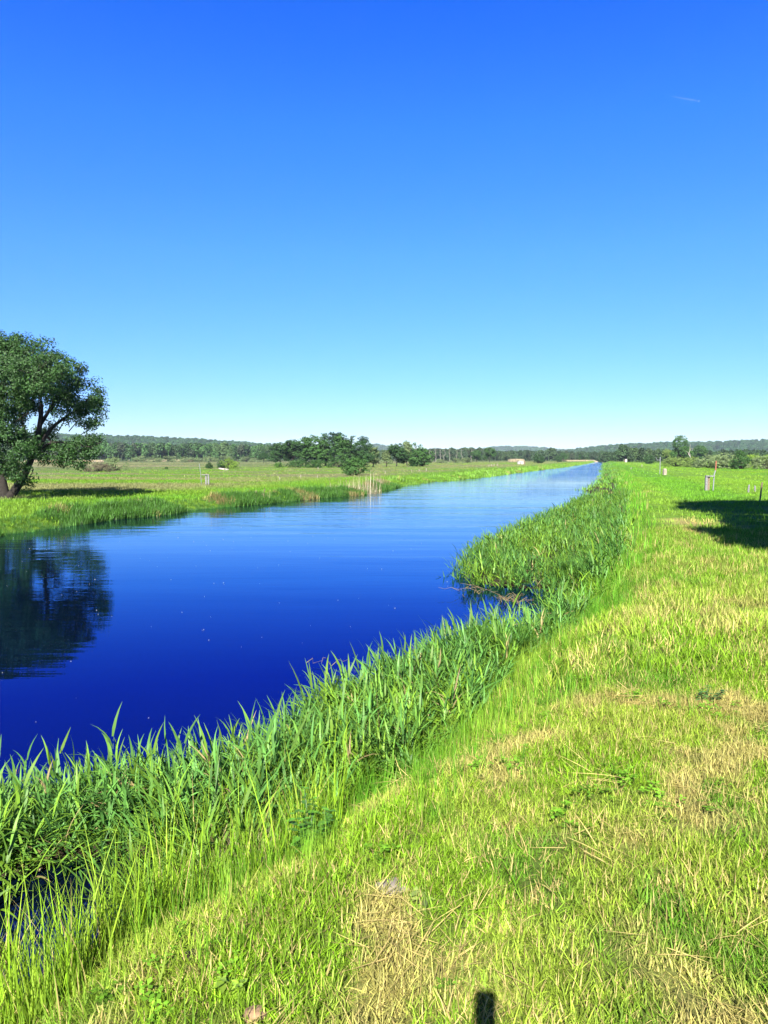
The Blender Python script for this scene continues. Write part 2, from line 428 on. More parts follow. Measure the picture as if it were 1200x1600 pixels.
# ------------------------------------------------------------------ scattering of uncountable plants
def blade_batch(rng, base, az, lean, L, W, curve, nseg=3, fold=False, rise0=None):
    """n curved blades; arrays of length n (base (n,3)); returns V,Q,tint"""
    n = len(az)
    t = np.linspace(0, 1, nseg + 1)[None, :]
    th = lean[:, None] + curve[:, None] * t          # angle from vertical along the blade
    ds = L[:, None] / nseg
    r = np.cumsum(np.sin(th) * ds, 1) - np.sin(th) * ds
    z = np.cumsum(np.cos(th) * ds, 1) - np.cos(th) * ds
    dx, dy = np.cos(az)[:, None], np.sin(az)[:, None]
    cx = base[:, 0:1] + r * dx; cy = base[:, 1:2] + r * dy; cz = base[:, 2:3] + z
    w = W[:, None] * .5 * np.clip(1.15 - t ** 1.6 * 1.1, .06, 1) * np.clip(.55 + t * 2.5, 0, 1)
    tw = rng.uniform(-.7, .7, n)[:, None]
    px = -dy * np.cos(tw) * w + dx * np.sin(tw) * w * .4; py = dx * np.cos(tw) * w + dy * np.sin(tw) * w * .4
    pz = np.sin(tw) * w * .6
    Lf = np.stack([cx - px, cy - py, cz - pz], -1); Rt = np.stack([cx + px, cy + py, cz + pz], -1)
    V = np.stack([Lf, Rt], 2).reshape(n, -1, 3)       # per blade 2*(nseg+1)
    k = 2 * (nseg + 1)
    i0 = np.arange(n)[:, None] * k + np.arange(nseg)[None] * 2
    Q = np.stack([i0, i0 + 1, i0 + 3, i0 + 2], -1).reshape(-1, 4)
    tint = np.repeat(rng.uniform(0, 1, n), k)
    return V.reshape(-1, 3), Q, tint

def tuft(seed, nb, rad, L, W, lean=(.05, .5), curve=(.1, .9), nseg=3, flat=False):
    rng = np.random.default_rng(seed)
    az = rng.uniform(0, 6.283, nb); rr = rad * np.sqrt(rng.uniform(0, 1, nb)); a2 = rng.uniform(0, 6.283, nb)
    base = np.c_[rr * np.cos(a2), rr * np.sin(a2), np.full(nb, -.01)]
    if flat: base[:, 2] = rng.uniform(.005, .03, nb)
    return blade_batch(rng, base, az, rng.uniform(*lean, nb), rng.uniform(*L, nb), rng.uniform(*W, nb), rng.uniform(*curve, nb), nseg)

def reed_plant(seed, H=.9, nl=7, W=.017, bias=0.0, leafL=.4, nseg=4):
    """stem with long arching leaves"""
    rng = np.random.default_rng(seed)
    lean = rng.uniform(.2, 1.05); az = rng.normal(0, .5)
    sb = blade_batch(rng, np.array([[0, 0, -.25]]), np.array([az]), np.array([lean]), np.array([H * .85 + .25]), np.array([.008]), np.array([.15]), 3)
    t = np.linspace(.25, .97, nl) + rng.uniform(-.04, .04, nl)
    s = t * H * .85
    bx = np.sin(lean + .1) * s; bz = np.cos(lean + .1) * s
    base = np.c_[bx * np.cos(az), bx * np.sin(az), bz]
    a = az + np.where(np.arange(nl) % 2, 0, math.pi) * .75 + rng.normal(0, .5, nl)
    lb = blade_batch(rng, base, a, rng.uniform(.35, 1.25, nl) * (1.15 - .55 * t), leafL * rng.uniform(.7, 1.15, nl), W * rng.uniform(.75, 1.2, nl), rng.uniform(.3, 1.3, nl), nseg)
    V = np.vstack([sb[0], lb[0]]); Q = np.vstack([sb[1], lb[1] + len(sb[0])])
    return V, Q, np.r_[sb[2], lb[2]]

def scatter(name, label, cat, protos, pts, rot, scl, col, mat, idx=None, seed=0, stuff=True):
    """one mesh object: loose points + prototype faces, turned into instances by geometry nodes"""
    rng = np.random.default_rng(seed)
    n = len(pts)
    if idx is None: idx = rng.integers(0, len(protos), n)
    Vs = [np.asarray(pts, float)]; Qs = []; tint = [np.zeros(n)]; pid = [np.full(n, -1)]; off = n
    for k, (V, Q, T) in enumerate(protos):
        Vs.append(V); Qs.append(Q + off); tint.append(T); pid.append(np.full(len(V), k)); off += len(V)
    tot = off
    def ext(a, w):
        r = np.zeros((tot, w)); r[:n] = a; return r
    col4 = ext(np.c_[col, np.ones(n)], 4)
    me = mesh_np(name, np.vstack(Vs), np.vstack(Qs), mat, {
        'tint': ('FLOAT', 'POINT', np.concatenate(tint)), 'pid': ('INT', 'POINT', np.concatenate(pid)),
        'vi': ('INT', 'POINT', ext(idx[:, None], 1)), 'rot': ('FLOAT_VECTOR', 'POINT', ext(rot, 3)),
        'scl': ('FLOAT_VECTOR', 'POINT', ext(scl, 3)), 'icol': ('FLOAT_COLOR', 'POINT', col4)})
    ng = bpy.data.node_groups.new(name + '_scatter', 'GeometryNodeTree')
    ng.interface.new_socket('Geometry', in_out='INPUT', socket_type='NodeSocketGeometry')
    ng.interface.new_socket('Geometry', in_out='OUTPUT', socket_type='NodeSocketGeometry')
    N = ng.nodes.new; L = ng.links.new
    gi, go = N('NodeGroupInput'), N('NodeGroupOutput')
    def attr(nm, t):
        a = N('GeometryNodeInputNamedAttribute'); a.data_type = t; a.inputs[0].default_value = nm
        return [s for s in a.outputs if s.enabled and s.name == 'Attribute'][0]
    join = N('GeometryNodeJoinGeometry')
    pida = attr('pid', 'INT')
    def sep(k):
        c = N('FunctionNodeCompare'); c.data_type = 'INT'; c.operation = 'EQUAL'
        ins = [s for s in c.inputs if s.enabled]
        L(pida, ins[0]); ins[1].default_value = k
        s = N('GeometryNodeSeparateGeometry'); s.domain = 'POINT'
        L(gi.outputs[0], s.inputs[0]); L(c.outputs[0], s.inputs[1])
        return s.outputs[0]
    for k in range(len(protos) - 1, -1, -1):
        rm = N('GeometryNodeRemoveAttribute'); L(sep(k), rm.inputs[0]); rm.inputs['Name'].default_value = 'icol'
        ti = N('GeometryNodeGeometryToInstance'); L(rm.outputs[0], ti.inputs[0]); L(ti.outputs[0], join.inputs[0])
    iop = N('GeometryNodeInstanceOnPoints')
    L(sep(-1), iop.inputs['Points']); L(join.outputs[0], iop.inputs['Instance'])
    iop.inputs['Pick Instance'].default_value = True
    L(attr('vi', 'INT'), iop.inputs['Instance Index'])
    e2r = N('FunctionNodeEulerToRotation'); L(attr('rot', 'FLOAT_VECTOR'), e2r.inputs[0]); L(e2r.outputs[0], iop.inputs['Rotation'])
    L(attr('scl', 'FLOAT_VECTOR'), iop.inputs['Scale'])
    L(iop.outputs[0], go.inputs[0])
    o = link(name, me)
    md = o.modifiers.new('scatter', 'NODES'); md.node_group = ng
    if stuff: tag(o, label, cat, kind='stuff')
    else: tag(o, label, cat)
    return o

RG = np.random.default_rng(11)
HF = 600 / F * 1.12
def fan(n, y0, y1, left=3.0, right=3.0, xmin=None, xmax=None):
    """uniform points of the view wedge (with a margin) between forward distances y0..y1"""
    y = np.sqrt(RG.uniform(y0 * y0 * 0 + (y0 + 3) ** 2, (y1 + 3) ** 2, n)) - 3
    x = RG.uniform(-1, 1, n) * (HF * y + left)
    return x, y

def zrot(n, tilt=.12):
    return np.c_[RG.normal(0, tilt, n), RG.normal(0, tilt, n), RG.uniform(0, 6.283, n)]

def s3(s, hz=None):
    hz = s if hz is None else hz
    return np.c_[s, s, hz]

# --- mown turf of the near bank, in rings of growing tufts
shortP = [tuft(k, 17, .055, (.03, .08), (.0028, .005), (.2, 1.3), (.1, 1.0)) for k in range(6)]
shortP += [tuft(k + 50, 12, .05, (.04, .11), (.0035, .006), (.1, 1.1), (.2, 1.2)) for k in range(3)]
midP = [tuft(k + 20, 22, .13, (.07, .16), (.006, .011), (.1, .8), (.1, .9), 2) for k in range(5)]
farP = [tuft(k + 30, 26, .45, (.09, .20), (.018, .034), (.1, .8), (.1, .8), 2) for k in range(5)]
xfP = [tuft(k + 40, 22, 1.3, (.12, .24), (.06, .11), (.1, .8), (.1, .8), 2) for k in range(4)]
def turf(name, label, protos, n, y0, y1, side_want, dmin, scale=1.0, dmax=1e9, bright=1.0, dfun=None):
    x, y = fan(n, y0, y1)
    side, d = land(x, y)
    k = (side == side_want) & (d > dmin) & (d < dmax)
    k &= RG.uniform(0, 1, n) < .45 + 1.0 * fbm(x, y, .35, 88)
    x, y, d = x[k], y[k], d[k]
    c = gcolor(x, y)
    m = len(x)
    dry = RG.uniform(0, 1, m)
    if y0 < 15: c = np.where((dry > .91)[:, None], C_STR * 1.05, c)
    v = .25 if y0 < 15 else .15
    c = c * RG.uniform(1 - v, 1 + v, m)[:, None] * bright
    s = scale * RG.uniform(.6, 1.3, m) * (.75 + .6 * fbm(x, y, 1.0, 99))
    return scatter(name, label, 'grass', protos, np.c_[x, y, height(x, y)], zrot(m), s3(s, s * RG.uniform(.7, 1.3, m)), c, M_GRASS if y0 < 15 else M_FARG)
turf('mown_grass', 'short yellow green mown grass on the levee in the foreground', shortP, 60000, .6, 6.5, 1, .3)
turf('mown_grass', 'short mown grass on the levee a few steps ahead', midP, 30000, 6.2, 20, 1, .4)
turf('levee_grass', 'bright green grass along the levee in the middle distance', farP, 14000, 19, 75, 1, .6, .75)
turf('meadow_grass', 'green grass of the levee and meadow to the right far off', xfP, 11000, 70, 330, 1, 1.5, .7)
turf('meadow_grass', 'bright green grass of the meadow beyond the canal', farP, 26000, 20, 90, 2, .5, .95)
turf('meadow_grass', 'pale green rough grass of the meadow far beyond the canal', xfP, 16000, 85, 420, 2, .8, .8)

# --- straw clippings lying on the mown turf
x, y = fan(5200, .8, 16); side, d = land(x, y)
k = (side == 1) & (d > .7) & (RG.uniform(0, 1, len(x)) < .08 + .9 * sstep(.52, .64, straw(x, y))); x, y = x[k], y[k]
strawP = [tuft(k + 70, 12, .12, (.08, .26), (.0025, .005), (1.35, 1.62), (-.15, .25), 3, True) for k in range(5)]
scatter('cut_straw', 'dry straw clippings lying on the mown grass', 'straw', strawP, np.c_[x, y, height(x, y) + .022], zrot(len(x), .06), s3(RG.uniform(.6, 1.4, len(x))),
        C_STR * RG.uniform(.8, 1.35, len(x))[:, None], M_GRASS)

# --- clover and small broad leaves between the blades
def clover(seed):
    rng = np.random.default_rng(seed); Vs = []; Qs = []; n = 9
    for k in range(n):
        c = np.array([*rng.normal(0, .03, 2), rng.uniform(.02, .055)]); a0 = rng.uniform(0, 6.28)
        for j in range(3):
            a = a0 + j * 2.09; d = np.array([math.cos(a), math.sin(a), rng.uniform(-.1, .35)]); sd = np.array([-math.sin(a), math.cos(a), 0]); w = rng.uniform(.009, .014)
            Qs.append(np.arange(4) + 4 * len(Vs)); Vs.append(np.array([c, c + d * w - sd * w * .6, c + d * w * 1.7, c + d * w + sd * w * .6]))
    return np.vstack(Vs), np.array(Qs), np.repeat(rng.uniform(0, .8, len(Vs)), 4)
x, y = fan(5000, .8, 9); side, d = land(x, y)
k = (side == 1) & (d > .5) & (RG.uniform(0, 1, len(x)) < .5 * sstep(.52, .68, fbm(x, y, .5, 64))); x, y = x[k], y[k]
scatter('clover', 'small clover leaves growing between the mown grass blades', 'clover', [clover(k) for k in range(4)], np.c_[x, y, height(x, y)], zrot(len(x), .1), s3(RG.uniform(.8, 1.5, len(x))),
        np.array([.19, .42, .03]) * RG.uniform(.7, 1.3, len(x))[:, None], M_GRASS)

# --- upright stalks on the bank slope between the mown turf and the reeds
stalkP = [tuft(k + 80, 9, .05, (.16, .42), (.0045, .009), (0, .22), (0, .45), 4) for k in range(6)]
x, y = fan(42000, .8, 16, 4, 1); side, d = land(x, y)
dens = (.25 + .75 * sstep(.38, .58, fbm(x, y, .28, 33))) * (1 - sstep(.8, 2.3 - .5 * sstep(5, 8, y), d + (fbm(x, y, .5, 8) - .5) * 2.6))
k = (side == 1) & (RG.uniform(0, 1, len(x)) < dens) & ~((abs(x - POND[0]) < .45) & (y > POND[1] - 1.15) & (y < POND[1] + .3)); x, y, d = x[k], y[k], d[k]
cc = lerp(np.broadcast_to(C_YEL * np.array([.9, 1, 1]), (len(x), 3)), C_GRN * 1.15, sstep(.3, .65, fbm(x, y, .7, 61)))
scatter('bank_grass', 'upright yellow green stalks on the canal bank slope', 'grass', stalkP, np.c_[x, y, height(x, y)], zrot(len(x), .08), s3(RG.uniform(.6, 1.15, len(x)) * (1 - .5 * sstep(.8, 1.8, d))),
        cc * RG.uniform(.75, 1.25, len(x))[:, None], M_GRASS)
tallP = [tuft(k + 180, 10, .08, (.35, .72), (.006, .011), (0, .3), (.05, .8), 5) for k in range(6)]
x, y = fan(9000, .8, 7, 4, 1); side, d = land(x, y)
k = ((d < np.where(side == 0, .35, .75) * (.5 + fbm(x, y, .5, 6))) | ((side == 0) & (y < POND[1] - .25))) & (x < -.3) & (RG.uniform(0, 1, len(x)) < .75 * (1 - sstep(3.6, 5.5, y)) + .25) & ~((abs(x - POND[0]) < .5) & (y > POND[1] - 1.0) & (y < POND[1] + .3)); x, y = x[k], y[k]
scatter('bank_grass', 'long green grass blades at the water side in the bottom left', 'grass', tallP, np.c_[x, y, np.maximum(height(x, y), -.1)], zrot(len(x), .1), s3(RG.uniform(.6, 1.1, len(x))),
        lerp(np.broadcast_to(C_LIM, (len(x), 3)), C_YEL, RG.uniform(0, 1, len(x)) ** 2) * RG.uniform(.75, 1.2, len(x))[:, None], M_GRASS)
stalkF = [tuft(k + 90, 16, .3, (.25, .55), (.014, .024), (0, .3), (0, .5), 3) for k in range(5)]
x, y = fan(30000, 14, 120, 2, 2); side, d = land(x, y)
k = (side == 1) & (d < 1.6); x, y = x[k], y[k]
scatter('bank_grass', 'taller green grass at the foot of the levee beside the far reeds', 'grass', stalkF, np.c_[x, y, height(x, y)], zrot(len(x), .08), s3(RG.uniform(.6, 1.0, len(x))),
        C_GRN * 1.2 * RG.uniform(.75, 1.35, len(x))[:, None], M_GRASS)

# --- reeds of the near shore
def reedzone(x, y):
    ins = inpoly(RIVER, x, y) & ~inpoly(OPEN, x, y)
    return ins
REEDC = np.array([.11, .285, .055])
def reeds(name, label, protos, n, y0, y1, rise, hs, extra=0.0, col=REEDC, left=3):
    x, y = fan(n, y0, y1, left, 1); side, d = land(x, y)
    k = (reedzone(x, y) | ((side == 1) & (d < extra * (.6 + .8 * fbm(x, y, .8, 4)))))
    k &= RG.uniform(0, 1, len(x)) < .18 + 1.0 * sstep(.34, .6, .5 * fbm(x, y, .5, 91) + .5 * fbm(x, y, 1.4, 92))
    pond = np.hypot((x - POND[0]) / .5, (y - POND[1]) / .36) < 1
    k &= ~pond & (y > POND[1] - .3)
    x, y = x[k], y[k]; m = len(x)
    do = polydist(OUTER, x, y)
    z = np.maximum(height(x, y), -.12)
    az = math.radians(150) + RG.normal(0, 1.0, m)         # most lean out over the water
    s = RG.uniform(hs[0], hs[1], m) * (.62 + .68 * fbm(x, y, .9 if y0 < 40 else 5, 21))
    c = col * RG.uniform(.75, 1.3, m)[:, None] * np.array([1, 1, 1]) 
    c = lerp(c, np.array([.22, .40, .03]), np.clip(RG.uniform(0, 1, m) ** 3 + .6 * sstep(.5, .7, fbm(x, y, .9, 55)), 0, 1))
    c = np.where((RG.uniform(0, 1, m) > .985)[:, None], np.array([.45, .36, .16]), c)
    return scatter(name, label, 'reeds', protos, np.c_[x, y, z], np.c_[RG.normal(0, .16, m), RG.normal(0, .16, m), az], s3(s), c, M_REED)
reedP = [reed_plant(k + 100, RG.uniform(.55, .8), 8, .029, leafL=.40) for k in range(12)]
reeds('reed_bed', 'broad bladed green reeds leaning over the water in the left foreground', reedP, 60000, 1.5, 13.5, .8, (.5, .88), .4, left=4)
reedM = [reed_plant(k + 120, .75, 6, .036, leafL=.38, nseg=3) for k in range(7)]
reeds('reed_bed', 'mass of green reeds bulging into the canal in the middle distance', reedM, 90000, 13.2, 48, .8, (.6, .95), .9)
reedF = [(lambda a: a)(tuft(k + 130, 22, .7, (.4, .7), (.05, .09), (.2, .8), (.1, .8), 3)) for k in range(5)]
reeds('reed_bed', 'distant green reeds fringing the near side of the canal', reedF, 60000, 47, 420, .8, (.6, .95), 1.2, REEDC * 1.1)

deadP = [tuft(k + 190, 3, .06, (.5, .95), (.005, .009), (0, .5), (0, .5), 5) for k in range(5)]
x, y = fan(9000, 2.5, 40, 3, 1); k = reedzone(x, y) & (RG.uniform(0, 1, len(x)) < .1 + .6 * sstep(.5, .65, fbm(x, y, .9, 44))) & (y > POND[1]); x, y = x[k], y[k]
scatter('dead_stems', 'tan dead stems left from last year among the green reeds', 'dead stems', deadP, np.c_[x, y, np.maximum(height(x, y), -.1)], zrot(len(x), .2), s3(RG.uniform(.6, 1.05, len(x)) * (1 - .25 * sstep(12, 25, y))),
        np.array([.38, .29, .13]) * RG.uniform(.6, 1.2, len(x))[:, None], M_REED)

# --- reeds and tall grass along the far shore
def farfringe(name, label, protos, n, y0, y1, dmax, sc, colr, patch):
    t = RG.uniform(0, 1, n); y = y0 + (y1 - y0) * t
    # sample along the FAR polyline
    seg = np.diff(FAR, axis=0); sl = np.hypot(*seg.T); cum = np.r_[0, np.cumsum(sl)]
    sel = (FAR[:, 1] >= 0)
    L0, L1 = np.interp([y0, y1], FAR[:, 1], cum)
    s = RG.uniform(L0, L1, n); x = np.interp(s, cum, FAR[:, 0]); y = np.interp(s, cum, FAR[:, 1])
    off = RG.uniform(-.25, dmax, n)
    j = np.clip(np.searchsorted(cum, s) - 1, 0, len(seg) - 1)
    nrm = np.c_[-seg[j, 1], seg[j, 0]] / sl[j][:, None]
    x = x + nrm[:, 0] * off; y = y + nrm[:, 1] * off
    pn = fbm(s / 4.0, s * 0, 1, 12) + .25 * (fbm(s, s * 0, .9, 15) - .5)
    k = RG.uniform(0, 1, n) < (.25 + sstep(.42, .58, pn) if patch else 1)
    x, y, off, pn = x[k], y[k], off[k], pn[k]; m = len(x)
    c = colr * RG.uniform(.7, 1.35, m)[:, None]
    dry = (fbm(x, y, 1.6, 77) > .68) & (RG.uniform(0, 1, m) < .6)
    c = np.where(dry[:, None], np.array([.42, .34, .13]) * RG.uniform(.7, 1.1, m)[:, None], c)
    s_ = sc * RG.uniform(.55, 1.1, m) * (.55 + .75 * sstep(.4, .65, pn))
    scatter(name, label, 'reeds', protos, np.c_[x, y, np.maximum(height(x, y), -.03)], zrot(m, .12), s3(s_), c, M_REED)
fr = [tuft(k + 150, 18, .25, (.22, .55), (.02, .034), (.05, .5), (.1, .8), 3) for k in range(6)]
farfringe('shore_reeds', 'tufts of green reeds along the far shore of the canal', fr, 11000, 16, 75, 1.5, .85, np.array([.085, .22, .03]), True)
fr2 = [tuft(k + 160, 20, .7, (.3, .6), (.07, .12), (.05, .5), (.1, .7), 2) for k in range(5)]
farfringe('shore_reeds', 'low green reeds along the far shore in the distance', fr2, 7000, 72, 560, 2.5, .85, np.array([.18, .36, .04]), True)

# --- specks of fluff and bits of weed floating on the water
x, y = fan(260, 6, 30, 1, 0); k = inpoly(OPEN, x, y); x, y = x[k], y[k]
def disc(r, n=8):
    a = np.linspace(0, 2 * math.pi, n, endpoint=False); rr = r * np.array([1, .8, 1.1, .7, 1, .9, .75, 1.1])
    V = np.vstack([np.c_[rr * np.cos(a), rr * .6 * np.sin(a), np.full(n, .004)], [[0, 0, .012]]])
    return V, np.array([[8, k, (k + 1) % 8, (k + 2) % 8] for k in range(0, 8, 2)]), np.full(9, .5)
cf = np.tile(np.array([[.3, .32, .34]]), (len(x), 1))
scatter('floating_fluff', 'pale specks of seed fluff drifting on the dark water', 'seed fluff', [disc(.004), disc(.007)], np.c_[x, y, np.full(len(x), .002)], np.c_[x * 0, x * 0, RG.uniform(0, 6, len(x))],
        s3(RG.uniform(.5, 1.6, len(x)) * (.6 + y / 22)), cf, M_GRASS)

# ------------------------------------------------------------------ trees
def leafcloud(rng, centres, spread, per, size, out_from=None, flat=.75, aspect=.55):
    """leaf quads around clump centres"""
    C = np.repeat(centres, per, axis=0); n = len(C)
    sp = np.repeat(spread, per)[:, None] if np.ndim(spread) else spread
    g = rng.normal(0, 1, (n, 3)); g /= np.linalg.norm(g, axis=1)[:, None]
    P = C + g * sp * (rng.uniform(0, 1, (n, 1)) ** .45) * np.array([1, 1, flat])
    nr = g * .5 + rng.normal(0, .55, (n, 3)) + np.array([0, 0, .35])
    if out_from is not None:
        o = P - out_from; o /= np.linalg.norm(o, axis=1)[:, None] + 1e-6; nr += o * .5
    nr /= np.linalg.norm(nr, axis=1)[:, None]
    t = np.cross(nr, rng.normal(0, 1, (n, 3))); t /= np.linalg.norm(t, axis=1)[:, None] + 1e-9
    b = np.cross(nr, t)
    s = size * rng.uniform(.6, 1.3, (n, 1))
    V = np.stack([P - t * s * .5, P + b * s * aspect * .5 - nr * s * .08, P + t * s * .5, P - b * s * aspect * .5 - nr * s * .08], 1).reshape(-1, 3)
    Q = np.arange(4 * n).reshape(-1, 4)
    clump = np.repeat(rng.uniform(0, 1, len(centres)), per)
    return V, Q, np.repeat(np.clip(.5 * clump + .5 * rng.uniform(0, 1, n), 0, 1), 4)

def lobepts(rng, lobes, dens):
    """clump centres filling ellipsoids (cx,cy,cz,rx,ry,rz), biased to the shell"""
    P = []
    for (cx, cy, cz, rx, ry, rz) in lobes:
        n = max(3, int(dens * (rx * ry * rz) ** (2 / 3)))
        g = rng.normal(0, 1, (n, 3)); g /= np.linalg.norm(g, axis=1)[:, None]
        P.append(np.array([cx, cy, cz]) + g * np.array([rx, ry, rz]) * rng.uniform(.35, 1.0, (n, 1)) ** .5)
    return np.vstack(P)

def limb(mb, rng, a, b, r0, r1, sag=.12, n=6, seg=5):
    a = np.array(a, float); b = np.array(b, float); L = np.linalg.norm(b - a)
    t = np.linspace(0, 1, n)[:, None]
    P = a + (b - a) * t + np.array([0, 0, 1]) * L * sag * np.sin(t * math.pi) + rng.normal(0, 1, (n, 3)) * L * .035 * np.sin(t * math.pi)
    mb.tube(P, np.linspace(r0, r1, n), seg, cap=False)
    return P

def crown_material(name, col, **k): return leafmat(name, col, inst=False, **k)

def tree_kind(kind, seed, leaf=None):
    """returns (crown V,Q,T or None, trunk MB) normalised to roughly 10 m high trees / 3 m bushes"""
    rng = np.random.default_rng(seed); mb = MB()
    if kind == 'broad':
        H = 10; R = 4.0
        lobes = [(0, 0, 7.0, R * .75, R * .75, 2.6)]
        for k in range(9):
            a = rng.uniform(0, 6.28); r = R * rng.uniform(.45, .85); z = rng.uniform(2.8, 7.6)
            q = rng.uniform(1.1, 1.9)
            lobes.append((r * math.cos(a), r * math.sin(a), z, q * 1.1, q * 1.1, q * .85))
        th, sz, per, dens = 3.2, .42, 20, 15
    elif kind == 'tall':
        lobes = [(0, 0, 6.5, 1.6, 1.6, 3.2)]
        for k in range(10):
            a = rng.uniform(0, 6.28); z = rng.uniform(2.0, 9.0); r = rng.uniform(.7, 1.9) * (1.15 - z / 14)
            q = rng.uniform(.8, 1.3)
            lobes.append((r * math.cos(a), r * math.sin(a), z, q, q, q * .9))
        th, sz, per, dens = 4.0, .38, 18, 16
    elif kind == 'pine':
        lobes = []
        for k in range(11):
            z = 1.4 + k * .82; r = 2.7 * (1 - (z / 11.2)) + .3
            for j in range(3):
                a = rng.uniform(0, 6.28)
                lobes.append((r * .6 * math.cos(a), r * .6 * math.sin(a), z, r * .62, r * .62, .42))
        th, sz, per, dens = 9.3, .36, 12, 12
    elif kind == 'bush':
        lobes = [(0, 0, 1.3, 1.3, 1.3, 1.2)]
        for k in range(9):
            a = rng.uniform(0, 6.28); r = rng.uniform(.5, 1.2); z = rng.uniform(.6, 2.3) * (1 if r < .9 else .7)
            q = rng.uniform(.5, .75)
            lobes.append((r * math.cos(a), r * math.sin(a), z, q, q, q * .9))
        for k in range(5):
            a = rng.uniform(0, 6.28); lobes.append((.9 * math.cos(a), .9 * math.sin(a), .5, .6, .6, .5))
        th, sz, per, dens = .8, .17, 18, 38
    elif kind == 'willow':
        lobes = []
        for k in range(13):
            a = rng.uniform(0, 6.28); r = rng.uniform(.2, 2.2); z = .7 + 1.7 * (1 - (r / 2.6) ** 2) * rng.uniform(.6, 1)
            q = rng.uniform(.6, .95)
            lobes.append((r * math.cos(a), r * math.sin(a), z, q, q, q * .9))
        for k in range(9):
            a = rng.uniform(0, 6.28); r = rng.uniform(1.2, 2.3); lobes.append((r * math.cos(a), r * math.sin(a), .55, .8, .8, .6))
        th, sz, per, dens = .5, .15, 20, 30
    elif kind == 'bare':
        lobes = []; th = 7
        P = limb(mb, rng, (0, 0, 0), (rng.uniform(-.5, .5), 0, 9.5), .2, .04, 0, 8, 6)
        for k in range(16):
            a = rng.uniform(0, 6.28); z = rng.uniform(3, 8.8); L = rng.uniform(.8, 2.4) * (1.2 - z / 12)
            b = np.array([P[0][0] + math.cos(a) * L, math.sin(a) * L, z + L * rng.uniform(.5, 1.1)])
            c = np.array([np.interp(z, P[:, 2], P[:, 0]), np.interp(z, P[:, 2], P[:, 1]), z])
            limb(mb, rng, c, b, .07, .02, .05, 4, 4)
        return None, mb
    cl = lobepts(rng, lobes, dens)
    cen = np.array([0, 0, np.mean([l[2] for l in lobes]) * .8])
    V, Q, T = leafcloud(rng, cl, sz * 1.35, per, sz, cen)
    V[:, 2] = np.maximum(V[:, 2], .03)
    base = .22 if kind in ('broad', 'tall', 'pine') else .07
    if kind == 'willow' or kind == 'bush':
        for l in lobes[::1]:
            limb(mb, rng, (rng.normal(0, .08), rng.normal(0, .08), -.1), (l[0] * .8, l[1] * .8, l[2]), base * .8, .015, .1, 4, 4)
    else:
        P = limb(mb, rng, (0, 0, -.3), (0, 0, th), base, base * .45, 0, 6, 7)
        for l in lobes:
            z = min(th, max(1.2, l[2] - 1.6)); 
            limb(mb, rng, (np.interp(z, P[:, 2], P[:, 0]), np.interp(z, P[:, 2], P[:, 1]), z), (l[0] * .85, l[1] * .85, l[2]), base * .38, .03, .05, 4, 5)
    return (V, Q, T), mb

KM = {}
M_GREYBARK = simple('grey_bark', (.22, .21, .17), .9, .3, 5, .3)
def proto(kind, var, colname, col, bark=None):
    key = (kind, var, colname, bark.name if bark else '')
    if key not in KM:
        cr, mb = tree_kind(kind, hash2(np.array([var]), np.array([len(kind) * 7]), 3)[0] * 1e4 // 1 + var if False else var * 13 + len(kind))
        cm = None
        if cr is not None:
            mname = 'leaves_' + colname
            mm = bpy.data.materials.get(mname) or crown_material(mname, col, transl=.18, gloss=.012, rough=.7)
            cm = mesh_np('crown', cr[0], cr[1], mm, {'tint': ('FLOAT', 'POINT', cr[2])}, smooth=False)
        KM[key] = (cm, mb.mesh('trunk', bark or M_BARK, True))
    return KM[key]

LEAF = {'dark': (.035, .095, .022), 'mid': (.055, .14, .028), 'bright': (.10, .24, .03), 'grey': (.20, .28, .11), 'olive': (.19, .29, .06),
        'blue': (.035, .085, .045), 'brown': (.17, .15, .09), 'lime': (.19, .32, .04)}
HT = {'broad': 10.0, 'tall': 10.2, 'pine': 10.6, 'bush': 2.75, 'willow': 2.75, 'bare': 9.6}
def plant(name, kind, var, colname, px, base_py, top_py, label, cat, group=None, wide=1.0, zg=.38, bark=None, parts=('trunk', 'crown')):
    p = at(px, base_py, zg)
    zz = float(height(p[0], p[1]))
    top = atd(px, top_py, p[1])
    s = (top[2] - zz) / HT[kind]
    cm, tm = proto(kind, var, colname, LEAF[colname], bark)
    e = empty(name, (p[0], p[1], zz), random.Random(int(px * 7 + var)).uniform(0, 6.28))
    e.scale = (s * wide, s * wide, s)
    tag(e, label, cat, group)
    t = link(parts[0], tm, e)
    if cm: link(parts[1], cm, e)
    return e

